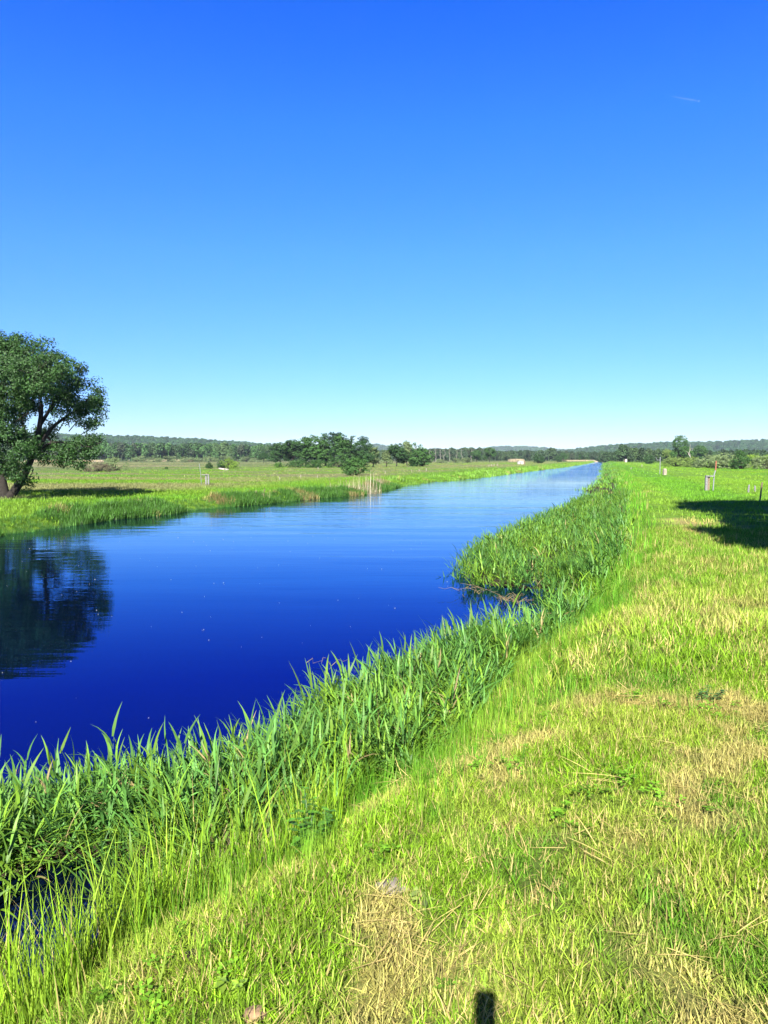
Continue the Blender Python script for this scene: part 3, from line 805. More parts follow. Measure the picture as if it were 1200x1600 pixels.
# --- the big tree by the far bank at the left edge
def big_tree():
    rng = np.random.default_rng(4)
    D = 44.0
    p = atd(12, 774, D); gz = float(height(p[0], p[1])); B = np.array([p[0], p[1], gz])
    root = empty('broadleaf_tree', B)
    tag(root, 'large spreading dark green broadleaf tree with forked trunk cut by the left edge', 'tree')
    mpp = D / F
    def W(px, py, dy=0): return atd(px, py, D + dy) - B
    L = [(-30, 555, 70, 38, 0), (45, 560, 52, 36, 0), (90, 592, 45, 38, -1), (125, 618, 36, 34, 0), (0, 600, 60, 50, -2), (60, 612, 52, 36, 2), (138, 645, 27, 26, 0),
         (20, 640, 45, 30, 1), (110, 645, 24, 20, 2), (125, 702, 30, 18, -1), (85, 708, 36, 18, 0), (60, 692, 36, 20, 1), (118, 722, 16, 8, -1), (152, 692, 14, 10, 0),
         (-5, 660, 40, 30, -2), (15, 700, 40, 34, -2), (25, 735, 26, 14, -2), (45, 752, 11, 8, -1), (-70, 620, 80, 70, 0), (-90, 700, 60, 50, 0), (-110, 560, 60, 50, 0), (-150, 640, 60, 70, 1), (148, 668, 14, 12, 0), (72, 668, 20, 10, 1), (98, 645, 18, 14, -1), (5, 560, 50, 40, 3), (60, 585, 45, 30, -3)]
    lob = []
    for (px, py, rx, rz, dy) in L:
        c = W(px, py, dy); lob.append((c[0], c[1], c[2], rx * mpp, max(rx, rz) * mpp * .95, rz * mpp))
    cl = lobepts(rng, lob, 31)
    # thin the windows of sky in the middle of the crown
    q = cl + B; ppx = 600 + F * q[:, 0] / q[:, 1]; ppy = 716 - F * (q[:, 2] - CZ) / q[:, 1]
    gap = (np.hypot((ppx - 92) / 34, (ppy - 652) / 20) < 1) | (np.hypot((ppx - 52) / 24, (ppy - 655) / 15) < 1) | (np.hypot((ppx - 120) / 20, (ppy - 668) / 12) < 1)
    keep = ~gap | (rng.uniform(0, 1, len(cl)) < .6)
    cl = cl[keep]
    V, Q, T = leafcloud(rng, cl, .42, 72, .135, np.array([-2.0, 0, 5.0]), .85, .6)
    m = crown_material('leaves_big_tree', (.034, .095, .016), transl=.12, gloss=.02, rough=.6, var=.6)
    link('crown', mesh_np('crown', V, Q, m, {'tint': ('FLOAT', 'POINT', T)}, smooth=False), root)
    mb = MB()
    def path(pts, r0, r1, n=8, dys=None):
        P = np.array([W(a, b, (dys or [0] * 9)[k]) for k, (a, b) in enumerate(pts)])
        t = np.linspace(0, 1, len(P)); tt = np.linspace(0, 1, 14)
        PP = np.stack([np.interp(tt, t, P[:, k]) for k in range(3)], 1)
        PP[1:-1] = (PP[:-2] + PP[1:-1] * 2 + PP[2:]) / 4
        mb.tube(PP, np.linspace(r0, r1, 14), n, cap=False); return PP
    path([(14, 778), (34, 752), (50, 715), (60, 680), (66, 640), (62, 600), (66, 570)], .27, .06)
    path([(60, 700), (80, 668), (105, 650), (128, 635), (140, 620)], .13, .03, 6, [0, 0, 0, -.5, -1])
    path([(55, 710), (78, 690), (110, 692), (140, 700), (160, 690)], .10, .02, 6, [0, 0, -.4, -.8, -.6])
    path([(62, 665), (78, 640), (92, 610), (100, 585)], .12, .03, 6, [0, .4, 1, 1.2])
    path([(52, 715), (40, 680), (30, 640), (24, 600), (30, 560)], .12, .03, 6, [0, .5, 1, 1, 1])
    path([(72, 680), (92, 705), (115, 722), (122, 732)], .06, .015, 5)
    path([(8, 778), (3, 750), (-3, 720), (-8, 680), (-5, 640), (5, 600), (8, 560)], .30, .06, 9)
    path([(2, 778), (-12, 745), (-40, 700), (-70, 650), (-90, 600)], .24, .05, 9)
    path([(-5, 690), (15, 665), (30, 655), (45, 645)], .1, .03, 6)
    for l in lob:
        c = np.array(l[:3]); a = c * np.array([.6, .6, .55]) + np.array([.8, 0, 1.2])
        limb(mb, rng, a, c, .035, .008, .05, 5, 5)
    for k in rng.choice(len(cl), 240, replace=False):
        c = cl[k]; j = min(lob, key=lambda l: (l[0] - c[0]) ** 2 + (l[1] - c[1]) ** 2 + (l[2] - c[2]) ** 2)
        limb(mb, rng, np.array(j[:3]), c, .022, .008, .04, 4, 4)
    mb.build('trunk', M_BARK, root, True)
big_tree()

# --- tree outside the frame on the right whose shadow falls across the levee
def shade_tree():
    rng = np.random.default_rng(9)
    g = at(1150, 822, .7)[:2]
    H = 6.2
    back = H / math.tan(SUN_EL)
    c = g - back * np.array([math.sin(SUN_AZ), math.cos(SUN_AZ)])
    def onto(px, py, h):
        """point at height h above the levee whose shadow lands at this pixel"""
        q = at(px, py, .6); b = h / math.tan(SUN_EL)
        return np.array([q[0] - b * math.sin(SUN_AZ), q[1] - b * math.cos(SUN_AZ), q[2] + h])
    bx, by = c[0] + 2.6, c[1] - .5
    root = empty('broadleaf_tree', (bx, by, float(height(bx, by))))
    tag(root, 'broadleaf tree on the levee beyond the right edge casting the dark shadow on the grass', 'tree')
    B = np.array(root.location)
    lob = []
    for (px, py, h, r, rz) in [(1095, 797, 9.6, 1.0, .6), (1145, 796, 9.6, 1.8, .9), (1200, 797, 9.4, 2.2, 1.2), (1240, 800, 9.0, 2.2, 1.6), (1135, 850, 6.0, .7, .5), (1112, 845, 6.2, .5, .3),
                               (1165, 852, 5.6, 1.1, .8), (1205, 850, 5.6, 1.5, 1.0), (1260, 845, 5.4, 2.0, 1.4), (1088, 802, 9.4, .8, .5), (1112, 807, 8.8, 1.3, .7), (1150, 806, 8.6, 1.9, .9), (1148, 817, 7.8, .9, .5), (1195, 807, 8.4, 2.1, 1.0), (1125, 802, 9.2, 1.4, .7), (1300, 815, 7.6, 2.6, 2.4), (1180, 862, 5.0, .8, .5), (1215, 862, 5.0, 1.1, .7), (1188, 870, 4.6, .9, .5), (1222, 872, 4.6, 1.0, .5), (1215, 828, 7.4, 1.7, 1.4), (1170, 832, 7.4, .8, .6)]:
        q = onto(px, py, h) - B; lob.append((q[0], q[1], q[2], r, r, rz))
    cl = lobepts(rng, lob, 60)
    V, Q, T = leafcloud(rng, cl, .42, 46, .22, np.array([0, 0, 5.0]))
    link('crown', mesh_np('crown', V, Q, bpy.data.materials['leaves_big_tree'], {'tint': ('FLOAT', 'POINT', T)}, smooth=False), root)
    mb = MB(); P = limb(mb, rng, (0, 0, -.3), (.2, .1, 4.0), .3, .18, 0, 7, 9)
    for l in lob: limb(mb, rng, (.15, .08, 2.4 + rng.uniform(0, 1.5)), l[:3], .12, .03, .08, 7, 6)
    mb.build('trunk', M_BARK, root, True)
shade_tree()

# --- middle distance trees and bushes: (name, kind, variant, leaf, px, base, top, label, category, group, wide)
TB = [
 ('round_bush', 'bush', 1, 'mid', 557, 743, 706, 'round bright green bush standing by the far shore above dry cattails', 'bush', None, 1.15),
 # dense clump of alders and pines in the centre left
 ('alder_tree', 'broad', 2, 'dark', 438, 727, 689, 'dark tree at the left end of the central grove, lowest of its row', 'tree', 'trees of the central grove', 1.46),
 ('alder_tree', 'broad', 3, 'dark', 458, 728, 684, 'dark broad tree second from the left in the central grove', 'tree', 'trees of the central grove', 1.34),
 ('pine_tree', 'pine', 1, 'dark', 478, 729, 680, 'dark layered pine in the left half of the central grove', 'tree', 'trees of the central grove', 1.34),
 ('alder_tree', 'broad', 4, 'mid', 492, 729, 678, 'green broad tree right of the layered pine in the grove', 'tree', 'trees of the central grove', 1.22),
 ('pine_tree', 'pine', 2, 'mid', 508, 729, 674, 'tallest pine of the central grove with level branches', 'tree', 'trees of the central grove', 1.40),
 ('alder_tree', 'tall', 1, 'blue', 522, 728, 672, 'bluish tall tree at the top of the central grove', 'tree', 'trees of the central grove', 1.59),
 ('alder_tree', 'tall', 2, 'mid', 535, 729, 674, 'feathery tall tree just left of the round bright bush', 'tree', 'trees of the central grove', 1.71),
 ('pine_tree', 'pine', 3, 'dark', 549, 729, 678, 'dark pine standing behind the round bright bush', 'tree', 'trees of the central grove', 1.34),
 ('alder_tree', 'broad', 5, 'dark', 566, 730, 686, 'dark broad tree at the right end of the central grove', 'tree', 'trees of the central grove', 1.22),
 ('alder_tree', 'tall', 3, 'blue', 570, 729, 680, 'thin bluish tree with loose open top at the grove right end', 'tree', 'trees of the central grove', 1.22),
 ('alder_tree', 'tall', 4, 'grey', 583, 730, 696, 'small greyish tree in the gap right of the central grove', 'tree', 'trees of the central grove', 1.46),
 ('green_bush', 'willow', 1, 'bright', 437, 731, 722, 'small bright bush in front of the grove left end', 'bush', 'low bushes before the grove', 1.2),
 ('green_bush', 'willow', 2, 'mid', 466, 731, 717, 'low green bush in front of the grove left half', 'bush', 'low bushes before the grove', 1.5),
 ('green_bush', 'willow', 3, 'mid', 500, 731, 717, 'low green bush in front of the middle of the grove', 'bush', 'low bushes before the grove', 1.5),
 ('green_bush', 'willow', 1, 'mid', 530, 731, 716, 'low green bush just left of the round bright bush', 'bush', 'low bushes before the grove', 1.4),
 ('dark_tree', 'broad', 6, 'dark', 412, 724, 706, 'small dark flat topped tree alone left of the grove', 'tree', None, 1.3),
 ('leafy_tree', 'broad', 7, 'dark', 620, 729, 691, 'dark leafy tree, left one of the pair right of the grove', 'tree', 'pair of trees right of the grove', 1.2),
 ('thin_tree', 'tall', 5, 'grey', 636, 728, 685, 'thin greyish see-through tree between the two dark leafy trees', 'tree', None, 1.0),
 ('leafy_tree', 'bush', 3, 'mid', 660, 729, 693, 'round dark leafy tree, right one of the pair right of the grove', 'tree', 'pair of trees right of the grove', 1.15),
 ('leafy_tree', 'tall', 2, 'grey', 604, 729, 702, 'low grey green tree on the left flank of the pair', 'tree', None, 1.6),
 ('willow_bush', 'willow', 2, 'grey', 689, 724, 716, 'grey willow bush, leftmost of three behind the far meadow', 'bush', 'grey willow bushes behind the far meadow', 1.3),
 ('willow_bush', 'willow', 3, 'grey', 711, 723.5, 715.5, 'grey willow bush, middle of three behind the far meadow', 'bush', 'grey willow bushes behind the far meadow', 1.3),
 ('willow_bush', 'willow', 1, 'grey', 730, 723.5, 714.5, 'grey willow bush, rightmost and largest of three behind the far meadow', 'bush', 'grey willow bushes behind the far meadow', 1.5),
 ('leafy_tree', 'broad', 2, 'mid', 745, 722, 702, 'broad green tree behind the willow bushes left of the tallest far tree', 'tree', None, 1.1),
 ('leafy_tree', 'broad', 3, 'mid', 765, 722, 697, 'tallest broad green tree above the white hut in the distance', 'tree', None, 1.0),
 ('round_bush', 'bush', 2, 'dark', 842, 724, 708, 'dark round bush by the far shore right of the white hut', 'bush', None, 1.15),
 ('round_bush', 'bush', 4, 'dark', 871, 722, 711, 'small dark round bush beside the pale reed strip', 'bush', None, 1.0),
 ('leafy_tree', 'broad', 4, 'mid', 880, 721, 706, 'small leaning tree right of the small dark bush by the canal end', 'tree', None, .9),
 ('leafy_tree', 'bush', 1, 'mid', 914, 720.6, 706, 'rounded tree near the vanishing end of the canal', 'tree', None, 1.3),
 ('round_bush', 'bush', 3, 'dark', 1014, 725, 710, 'dark round bush on the right meadow left of the thin pole', 'bush', None, 1.1),
 ('poplar_tree', 'broad', 5, 'mid', 1062, 725, 678, 'tall grey green tree rising above the right tree line', 'tree', None, .85),
 ('leafy_tree', 'broad', 6, 'olive', 1042, 724, 700, 'lower tree at the left foot of the tall tree', 'tree', None, 1.0),
 ('leafy_tree', 'broad', 2, 'mid', 1092, 723, 694, 'green tree right behind the pale dead birch', 'tree', None, 1.1),
 ('willow_bush', 'willow', 2, 'olive', 1056, 729, 712, 'olive willow bush, leftmost of the right meadow row', 'bush', 'willow bushes of the right meadow', 1.4),
 ('willow_bush', 'willow', 3, 'olive', 1083, 730, 713, 'olive willow bush below the pale dead birch', 'bush', 'willow bushes of the right meadow', 1.2),
 ('willow_bush', 'willow', 1, 'grey', 1108, 731, 710, 'grey willow bush between birch and orange pole', 'bush', 'willow bushes of the right meadow', 1.3),
 ('willow_bush', 'willow', 2, 'grey', 1137, 732, 705, 'large grey willow bush behind the orange topped pole', 'bush', 'willow bushes of the right meadow', 1.2),
 ('apple_tree', 'bush', 4, 'mid', 1158, 733, 704, 'dark round tree on a pale trunk among the right willows', 'tree', None, 1.0),
 ('willow_bush', 'willow', 3, 'lime', 1178, 731, 709, 'yellow green willow bush right of the dark round tree', 'bush', 'willow bushes of the right meadow', 1.3),
 ('willow_bush', 'willow', 1, 'grey', 1198, 733, 711, 'grey willow bush cut by the right edge', 'bush', 'willow bushes of the right meadow', 1.3),
 ('dry_bush', 'willow', 2, 'brown', 155, 737, 721, 'brown grey nearly bare bush on the left meadow', 'bush', None, 1.5),
 ('dry_bush', 'willow', 3, 'grey', 180, 735, 714, 'grey bushy shrub beside the bare brown bush on the left meadow', 'bush', None, 1.0),
 ('green_bush', 'bush', 2, 'dark', 327, 732.5, 721, 'small dark bush left of the lime bush on the left meadow', 'bush', None, 1.0),
 ('green_bush', 'willow', 1, 'lime', 357, 733, 716, 'bright lime green bush behind the bleached log', 'bush', None, 1.1),
 ('green_bush', 'bush', 3, 'dark', 345, 733, 718, 'dark shrub growing against the left of the lime bush', 'bush', None, 1.0),
 ('green_bush', 'bush', 1, 'dark', 260, 733, 728, 'tiny dark bush alone on the left meadow', 'bush', None, 1.0),
]
for k, (px, w, t) in enumerate([(222, 1.9, 712), (240, 2, 713), (262, 2, 712), (290, 2, 713), (322, 2, 712), (350, 2, 712), (385, 2, 713), (405, 2, 714)]):
    TB.append(('pale_bush', 'willow', k % 3 + 1, 'grey', px, 721.5, t, 'pale bush %s along the foot of the left forest' % ['first from the left', 'second from the left', 'third from the left', 'fourth from the left',
              'fourth from the right', 'third from the right', 'second from the right', 'rightmost'][k], 'bush', 'pale bushes at the foot of the left forest', w))
for r in TB:
    plant(r[0], r[1], r[2], r[3], r[4], r[5], r[6], r[7], r[8], r[9], r[10])
plant('dead_birch', 'bare', 1, 'grey', 1079, 728, 694, 'pale dead birch without leaves beside the tall tree', 'tree', None, 1.4, bark=M_PALEBARK)
for k, (px, t) in enumerate([(672, 700), (681, 698), (688, 699), (694, 700), (703, 699), (714, 701), (722, 698), (736, 700), (650, 690)]):
    plant('dead_tree', 'bare', k % 3 + 1, 'grey', px, 721.5, t, 'bare pale trunk in the distant tree line, %s' % ['just right of the round tree', 'second right of the round tree', 'third right of the round tree', 'fourth right of the round tree',
          'above the first willow bush', 'right of the first willow bush', 'above the middle willow bush', 'rightmost of the bare trunks', 'showing left of the round tree'][k], 'tree', 'bare pale trunks in the distant tree line', 1.2, bark=M_GREYBARK)

# ------------------------------------------------------------------ woods and hills
def lowproto(kind, seed, mult=1.0):
    rng = np.random.default_rng(seed); 
    if kind == 'pine': lobes = [(0, 0, 7.5, 1.9, 1.9, 1.6), (0.5, 0, 9.0, 1.2, 1.2, 1.0), (-.6, 0.2, 6, 1.5, 1.5, 1.0)]; dens = 16
    else: lobes = [(0, 0, 6, 2.6, 2.6, 3.0), (1.2, .5, 4.5, 1.6, 1.6, 2.0), (-1.2, -.5, 4.8, 1.6, 1.6, 2.2), (0, 1, 8, 1.6, 1.6, 1.6), (.3, -1.4, 3.0, 1.7, 1.7, 1.6)]; dens = 9
    cl = lobepts(rng, lobes, dens)
    V, Q, T = leafcloud(rng, cl, .8, 7, .95, np.array([0, 0, 5.0]), .8, .7)
    mb = MB(); limb(mb, rng, (0, 0, -.5), (rng.uniform(-.3, .3), 0, 7.5), .2, .08, 0, 4, 4)
    tv = np.vstack(mb.V); tq = np.vstack(mb.Q)
    return np.vstack([V, tv]), np.vstack([Q, tq + len(V)]), np.r_[T, np.full(len(tv), 1.0)]
WP = [lowproto('pine', 1), lowproto('pine', 2), lowproto('b', 3), lowproto('b', 4), lowproto('b', 5)]

def ridge_pts(prof, D): return [( (px - 600) / F * D, CZ + (716 - py) / F * D) for px, py in prof]
HILLS = [
 ('hills', 'long low wooded ridge behind the left forest', 1700, [(-900, 684), (-200, 680), (60, 679), (170, 683), (230, 684), (330, 689), (380, 693), (440, 697), (500, 701), (545, 708), (600, 716)], 420),
 ('hills', 'hazy blue hill seen through the gap right of the grove', 3800, [(480, 706), (545, 703), (585, 697), (602, 699), (640, 704), (700, 708), (745, 706), (775, 700.5), (830, 701), (860, 705), (900, 709), (960, 714)], 700),
 ('hills', 'long wooded ridge rising to the right', 2000, [(820, 716), (860, 709), (890, 704.5), (930, 699), (960, 696), (1010, 693.5), (1060, 693), (1110, 691.5), (1160, 690), (1200, 688), (1500, 683), (2200, 688)], 500),
]
M_HILL = simple('hill_floor', (.03, .06, .022), 1, .3, .02, 0)
for nm, lb, D, prof, wid in HILLS:
    pts = ridge_pts(prof, D); px_ = np.array([p[0] for p in pts]); pz = np.array([p[1] for p in pts]) - (11 if D < 3000 else 16)
    xs = np.linspace(px_[0], px_[-1], 160); ts = np.linspace(-1, 1, 21)
    XX, TT = np.meshgrid(xs, ts)
    prof_z = np.interp(XX, px_, pz)
    ZZ = np.maximum(prof_z - .2, 0) * np.cos(TT * math.pi / 2) ** 1.3 + (fbm(XX, TT * wid, 160, 3) - .5) * 5 * np.cos(TT * math.pi / 2)
    VV = np.c_[XX.ravel(), (D + TT * wid).ravel(), ZZ.ravel() - .4]
    i = (np.arange(20)[:, None] * 160 + np.arange(159)[None]).ravel()
    tag(link(nm, mesh_np(nm, VV, np.stack([i, i + 1, i + 161, i + 160], 1), M_HILL)), lb, kind='structure')
    n = 5200 if D < 3000 else 2600
    x = RG.uniform(xs[0], xs[-1], n); t = RG.uniform(-1, .25, n)
    z = np.maximum(np.interp(x, px_, pz) - .2, 0) * np.cos(t * math.pi / 2) ** 1.3
    k = z > 1; x, t, z = x[k], t[k], z[k]; m = len(x)
    sc = RG.uniform(.9, 1.5, m) * (1.25 if D < 3000 else 2.2)
    c = np.array([.042, .115, .03]) * RG.uniform(.6, 1.5, m)[:, None]
    scatter('hill_wood', 'dense wood covering the ' + lb, 'wood', WP, np.c_[x, D + t * wid, z - 1.5], zrot(m, .04), np.c_[sc * 1.3, sc * 1.3, sc], c, M_TREEI, seed=D)

def wood(name, label, prof, D0, D1, n, colr, pine, seed):
    """a far wood: prof = (px, top_py) tree-top line measured at distance D0"""
    rng = np.random.default_rng(seed)
    P = np.array(prof, float)
    px = rng.uniform(P[0, 0], P[-1, 0], n); y = rng.uniform(D0, D1, n)
    x = (px - 600) / F * y
    g = height(x, y)
    top = CZ + (716 - np.interp(px, P[:, 0], P[:, 1])) / F * (D0 + (y - D0) * .25)
    h = (top - g) * rng.uniform(.72, 1.04, n)
    s = h / 9.6
    w = s * rng.uniform(.8, 1.2, n)
    c = np.array(colr) * rng.uniform(.6, 1.45, n)[:, None]
    gr = fbm(px / 22, y / 60, 1, seed)
    c = lerp(c, np.array([.085, .15, .045]), sstep(.5, .7, gr) * .8)
    c = np.where((rng.uniform(0, 1, n) > .93)[:, None], np.array([.06, .09, .045]), c)
    idx = np.where(rng.uniform(0, 1, n) < pine, rng.integers(0, 2, n), rng.integers(2, 5, n))
    scatter(name, label, 'wood', WP, np.c_[x, y, g - .3], zrot(n, .04), np.c_[w, w, s], c, M_TREEI, idx)
wood('far_wood', 'long forest edge beyond the left meadow', [(-700, 690), (0, 690), (120, 690), (170, 691), (230, 692), (300, 692), (380, 692), (440, 695), (520, 699), (560, 704)], 560, 760, 2100, (.05, .125, .03), .6, 5)
wood('far_wood', 'thin distant tree line behind the middle of the far meadow', [(560, 703), (600, 702), (650, 700), (700, 700), (740, 698), (770, 703), (800, 703), (850, 702), (862, 698), (870, 703), (905, 705), (945, 704)], 600, 800, 900, (.05, .10, .04), .3, 6)
wood('far_wood', 'mixed wood behind the right meadow', [(935, 706), (965, 702), (972, 693), (985, 698), (1010, 700), (1050, 702), (1100, 703), (1150, 701), (1200, 702), (1700, 700)], 420, 640, 1500, (.045, .10, .03), .15, 7)

# pale strips of dead reed
REEDDRY = np.array([.62, .52, .36])
def strip(name, label, px0, px1, py, h, y, dep, n):
    x0, x1 = (px0 - 600) / F * y, (px1 - 600) / F * y
    x = RG.uniform(x0, x1, n); yy = RG.uniform(y, y + dep, n)
    P = [tuft(k + 170, 18, .9, (.7, 1.3), (.12, .22), (.0, .25), (0, .3), 2) for k in range(3)]
    scatter(name, label, 'reeds', P, np.c_[x, yy, height(x, yy)], zrot(n, .08), s3(np.full(n, h)), REEDDRY * RG.uniform(.8, 1.15, n)[:, None], M_GRASS)
strip('dry_reed_strip', 'pale strip of dead reeds at the foot of the left forest', 212, 292, 719, 1.3, 520, 18, 500)
strip('dry_reed_strip', 'pale strip of dead reeds under the left tree', 40, 150, 722, 1.3, 430, 15, 500)
strip('dry_reed_strip', 'pale strip of dead reeds behind the canal end', 878, 975, 718, 1.0, 560, 18, 700)
strip('dry_reed_strip', 'pale strip of dead reeds behind the white hut', 799, 816, 718, 1.6, 500, 10, 200)

# dry cattail clumps on the far shore under the round bush
def cattails(px, py, n, rad, H, label, seed):
    p = at(px, py, .1); rng = np.random.default_rng(seed)
    az = rng.uniform(0, 6.28, n); rr = rad * rng.uniform(0, 1, n) ** .6; a = rng.uniform(0, 6.28, n)
    base = np.c_[rr * np.cos(a) * 1.5, rr * np.sin(a) * .7, np.full(n, -.1)]
    V, Q, T = blade_batch(rng, base, az, rng.uniform(0, .35, n), rng.uniform(.25, 1.05, n) ** 1.4 * H, rng.uniform(.018, .03, n), rng.uniform(0, .6, n), 3)
    e = tag(empty('cattail_clump', (p[0], p[1], max(0, float(height(p[0], p[1]))))), label, 'cattails', 'dry cattail clumps on the far shore')
    link('stalks', mesh_np('stalks', V, Q, leafmat('dry_stalk_%d' % seed, (.36, .29, .16), transl=.15), {'tint': ('FLOAT', 'POINT', T)}), e)
    for k in range(5):
        hb = MB(); b = base[rng.integers(0, n)]; h = H * rng.uniform(.8, 1.1)
        hb.tube([b + [0, 0, h - .18], b + [.01, 0, h - .14], b + [.02, 0, h]], [.012, .02, .008], 5)
        hb.build('seed_head', M_BROWNWOOD, e)
cattails(568, 770, 260, .95, 1.9, 'tall tan cattail clump below the round bright bush', 201)
cattails(536, 771, 150, .9, 1.0, 'lower tan cattail clump left of the tall one', 202)
cattails(405, 783, 120, .5, .8, 'small tan cattail clump on the far shore below the flat topped tree', 203)
cattails(592, 762, 90, .4, 1.5, 'thin tan cattail clump right of the tall one', 204)

# ------------------------------------------------------------------ posts, poles and other built things
def ground_pt(px, py, zg):
    p = at(px, py, zg)
    for _ in range(6): p = at(px, py, float(height(p[0], p[1])))
    return np.array([p[0], p[1], float(height(p[0], p[1]))]), p[1] / F

def gauge_frame(px, base_py, mirror, label, group):
    p, m = ground_pt(px, base_py, .7)
    e = tag(empty('post_frame', p), label, 'post frame', group)
    w = 1 if not mirror else -1
    h = (24 if not mirror else 17) * m
    for k, dx in enumerate((-6 * m * w, -2.0 * m * w)):
        b = MB(); b.box((dx, .05 * k, h / 2 - .1), (.13, .12, h + .2), 0, .95)
        b.build('post', M_GREYWOOD if k == 0 or mirror else M_BROWNWOOD, e)
    b = MB(); b.box((-1 * m * w, -.09, h - .03), (13 * m if not mirror else 10 * m, .05, .07)); b.build('top_rail', M_GREYWOOD, e)
    b = MB(); b.tube([(5 * m * w, .0, -.1), (6.2 * m * w, 0, (26 if not mirror else 18) * m), (8 * m * w, 0, (32 if not mirror else 34) * m)], .035 if not mirror else .022, 8)
    pole = b.build('pole', M_METAL, e)
    if not mirror:
        b = MB(); b.tube([(8.1 * m, 0, 32 * m), (8.6 * m, 0, 47 * m)], .04, 8); b.build('red_sleeve', M_RED, pole)
gauge_frame(1109, 767, False, 'two grey posts with a rail and an orange topped pole on the levee', 'post frames by the canal')
gauge_frame(320, 758, True, 'grey posts with a rail and a thin leaning pole on the far bank', 'post frames by the canal')

p, m = ground_pt(1031, 741, .5); e = tag(empty('marker_pole', p), 'tall thin grey pole with a short arm on the levee', 'pole')
b = MB(); b.tube([(0, 0, -.2), (0, 0, 27 * m)], .045, 8); pl = b.build('pole', M_METAL, e)
b = MB(); b.tube([(0, 0, 22 * m), (-5 * m, 0, 22 * m), (-6.5 * m, 0, 26 * m)], .03, 6); b.build('arm', M_METAL, pl)
p, m = ground_pt(1038.5, 742, .5)
b = MB(); b.box((0, 0, 4.3 * m - .1), (5 * m, 4.5 * m, 9 * m + .2), .2, .85); b.box((0, 0, 8.9 * m + .03), (4 * m, 3.5 * m, .08), .2, .8)
o = b.build('stone_marker', simple('pale_stone', (.36, .31, .23), .9, .25, 3, .4)); o.location = p; tag(o, 'squat pale stone marker right of the thin grey pole', 'stone marker')
def fence_post(px, py, hpx, wpx, mat, lab, grp, tilt=0):
    p, m = ground_pt(px, py, .4)
    b = MB(); h = hpx * m; r = wpx * m / 2
    b.tube([(0, 0, -.15), (tilt * h * .5, 0, h * .5), (tilt * h, 0, h)], [r, r * .95, r * .85], 8)
    b.tube([(tilt * h, 0, h + .002), (tilt * h, 0, h + r * .6)], [r * .83, r * .3], 8)
    o = b.build('fence_post', mat); o.location = p; tag(o, lab, 'post', grp)
fence_post(1169, 769, 11, 3, M_GREYWOOD, 'short grey post, left of two on the right meadow', 'short posts on the right meadow', .1)
fence_post(1180, 768, 8, 3, M_GREYWOOD, 'shorter grey post, right of two on the right meadow', 'short posts on the right meadow', -.1)
fence_post(1187, 783, 29, 2.6, M_BROWNWOOD, 'rust brown leaning post near the right edge above the shadow', None, .10)
FP = [(437, 751, 5, 'first post left of the grove bush, small'), (470, 748, 6, 'tallest pale post below the central grove'), (496, 748, 5, 'pale post below the grove, right of the tallest'),
      (497, 733, 3, 'tiny pale post in front of the grove'), (602, 740, 3, 'low post right of the tan cattails'), (643, 738, 4, 'first pale post right of the pair of trees'), (655, 737.5, 4, 'second pale post right of the pair of trees'),
      (666, 736, 4, 'third pale post right of the pair of trees'), (764, 729, 3, 'first of the row of posts before the white hut'), (768, 728.5, 3, 'second of the row of posts before the white hut'),
      (772, 728, 3, 'third of the row of posts before the white hut'), (777, 728, 3, 'fourth of the row of posts before the white hut'), (109, 729, 3, 'dark little post on the left meadow beneath the tree branches'),
      (1003, 729, 3, 'tiny pale post on the levee near the round bush'), (986, 733, 2.5, 'tiny pale peg at the levee edge by the reeds')]
for (px, py, h, lab) in FP:
    fence_post(px, py, h, 1.1, M_LIGHTWOOD if 'dark' not in lab else M_BARK, lab, 'small posts scattered over the meadows')
# white hut
p, m = ground_pt(813, 725.5, .38); e = tag(empty('small_hut', p, .25), 'small white hut with a brown lean-to by the far shore', 'hut')
w_, d_, h_ = 8 * m, 5 * m, 5.2 * m
b = MB(); b.box((0, 0, h_ / 2), (w_, d_, h_)); b.build('wall', M_WHITE, e)
b = MB(); b.box((0, 0, h_ + .07), (w_ * 1.1, d_ * 1.15, .14)); b.build('roof', M_GREYWOOD, e)
b = MB(); b.box((-w_ * .15, -d_ / 2 - .02, h_ * .42), (w_ * .25, .05, h_ * .8)); dr = b.build('door', M_GREYWOOD, e)
b = MB(); b.box((w_ * .72, 0, h_ * .5), (w_ * .4, d_ * .8, h_), 0, .8); b.build('lean_to', M_BROWNWOOD, e)
# white sign by the far end of the levee
p, m = ground_pt(977.5, 722, .5); e = tag(empty('small_kiosk', p, .2), 'tiny white and brown box at the far end of the levee', 'box')
b = MB(); b.box((.15, 0, 2.2 * m), (2.6 * m, 2 * m, 4.6 * m)); b.build('body', M_WHITE, e)
b = MB(); b.box((-2.0 * m, 0, 1.8 * m), (1.6 * m, 2 * m, 3.6 * m)); b.build('side_panel', M_BROWNWOOD, e)
b = MB(); b.box((0, 0, 4.6 * m + .04), (4.4 * m, 2.4 * m, .1)); b.build('roof', M_GREYWOOD, e)
# bleached log by the lime bush
p, m = ground_pt(352, 735, .4)
b = MB(); b.tube([(-10 * m, 0, 3.2 * m), (-6 * m, -.2, 2.2 * m), (0, 0, 1.2 * m), (5 * m, .1, .8 * m)], [.12, .2, .24, .2], 8); b.tube([(-3 * m, 0, 1.6 * m), (-1 * m, -.4, 3.0 * m), (1 * m, -.5, 3.1 * m)], [.1, .07, .03], 6)
o = b.build('fallen_log', M_PALEBARK, None, True); o.location = p; tag(o, 'bleached fallen log in front of the lime bush', 'log')

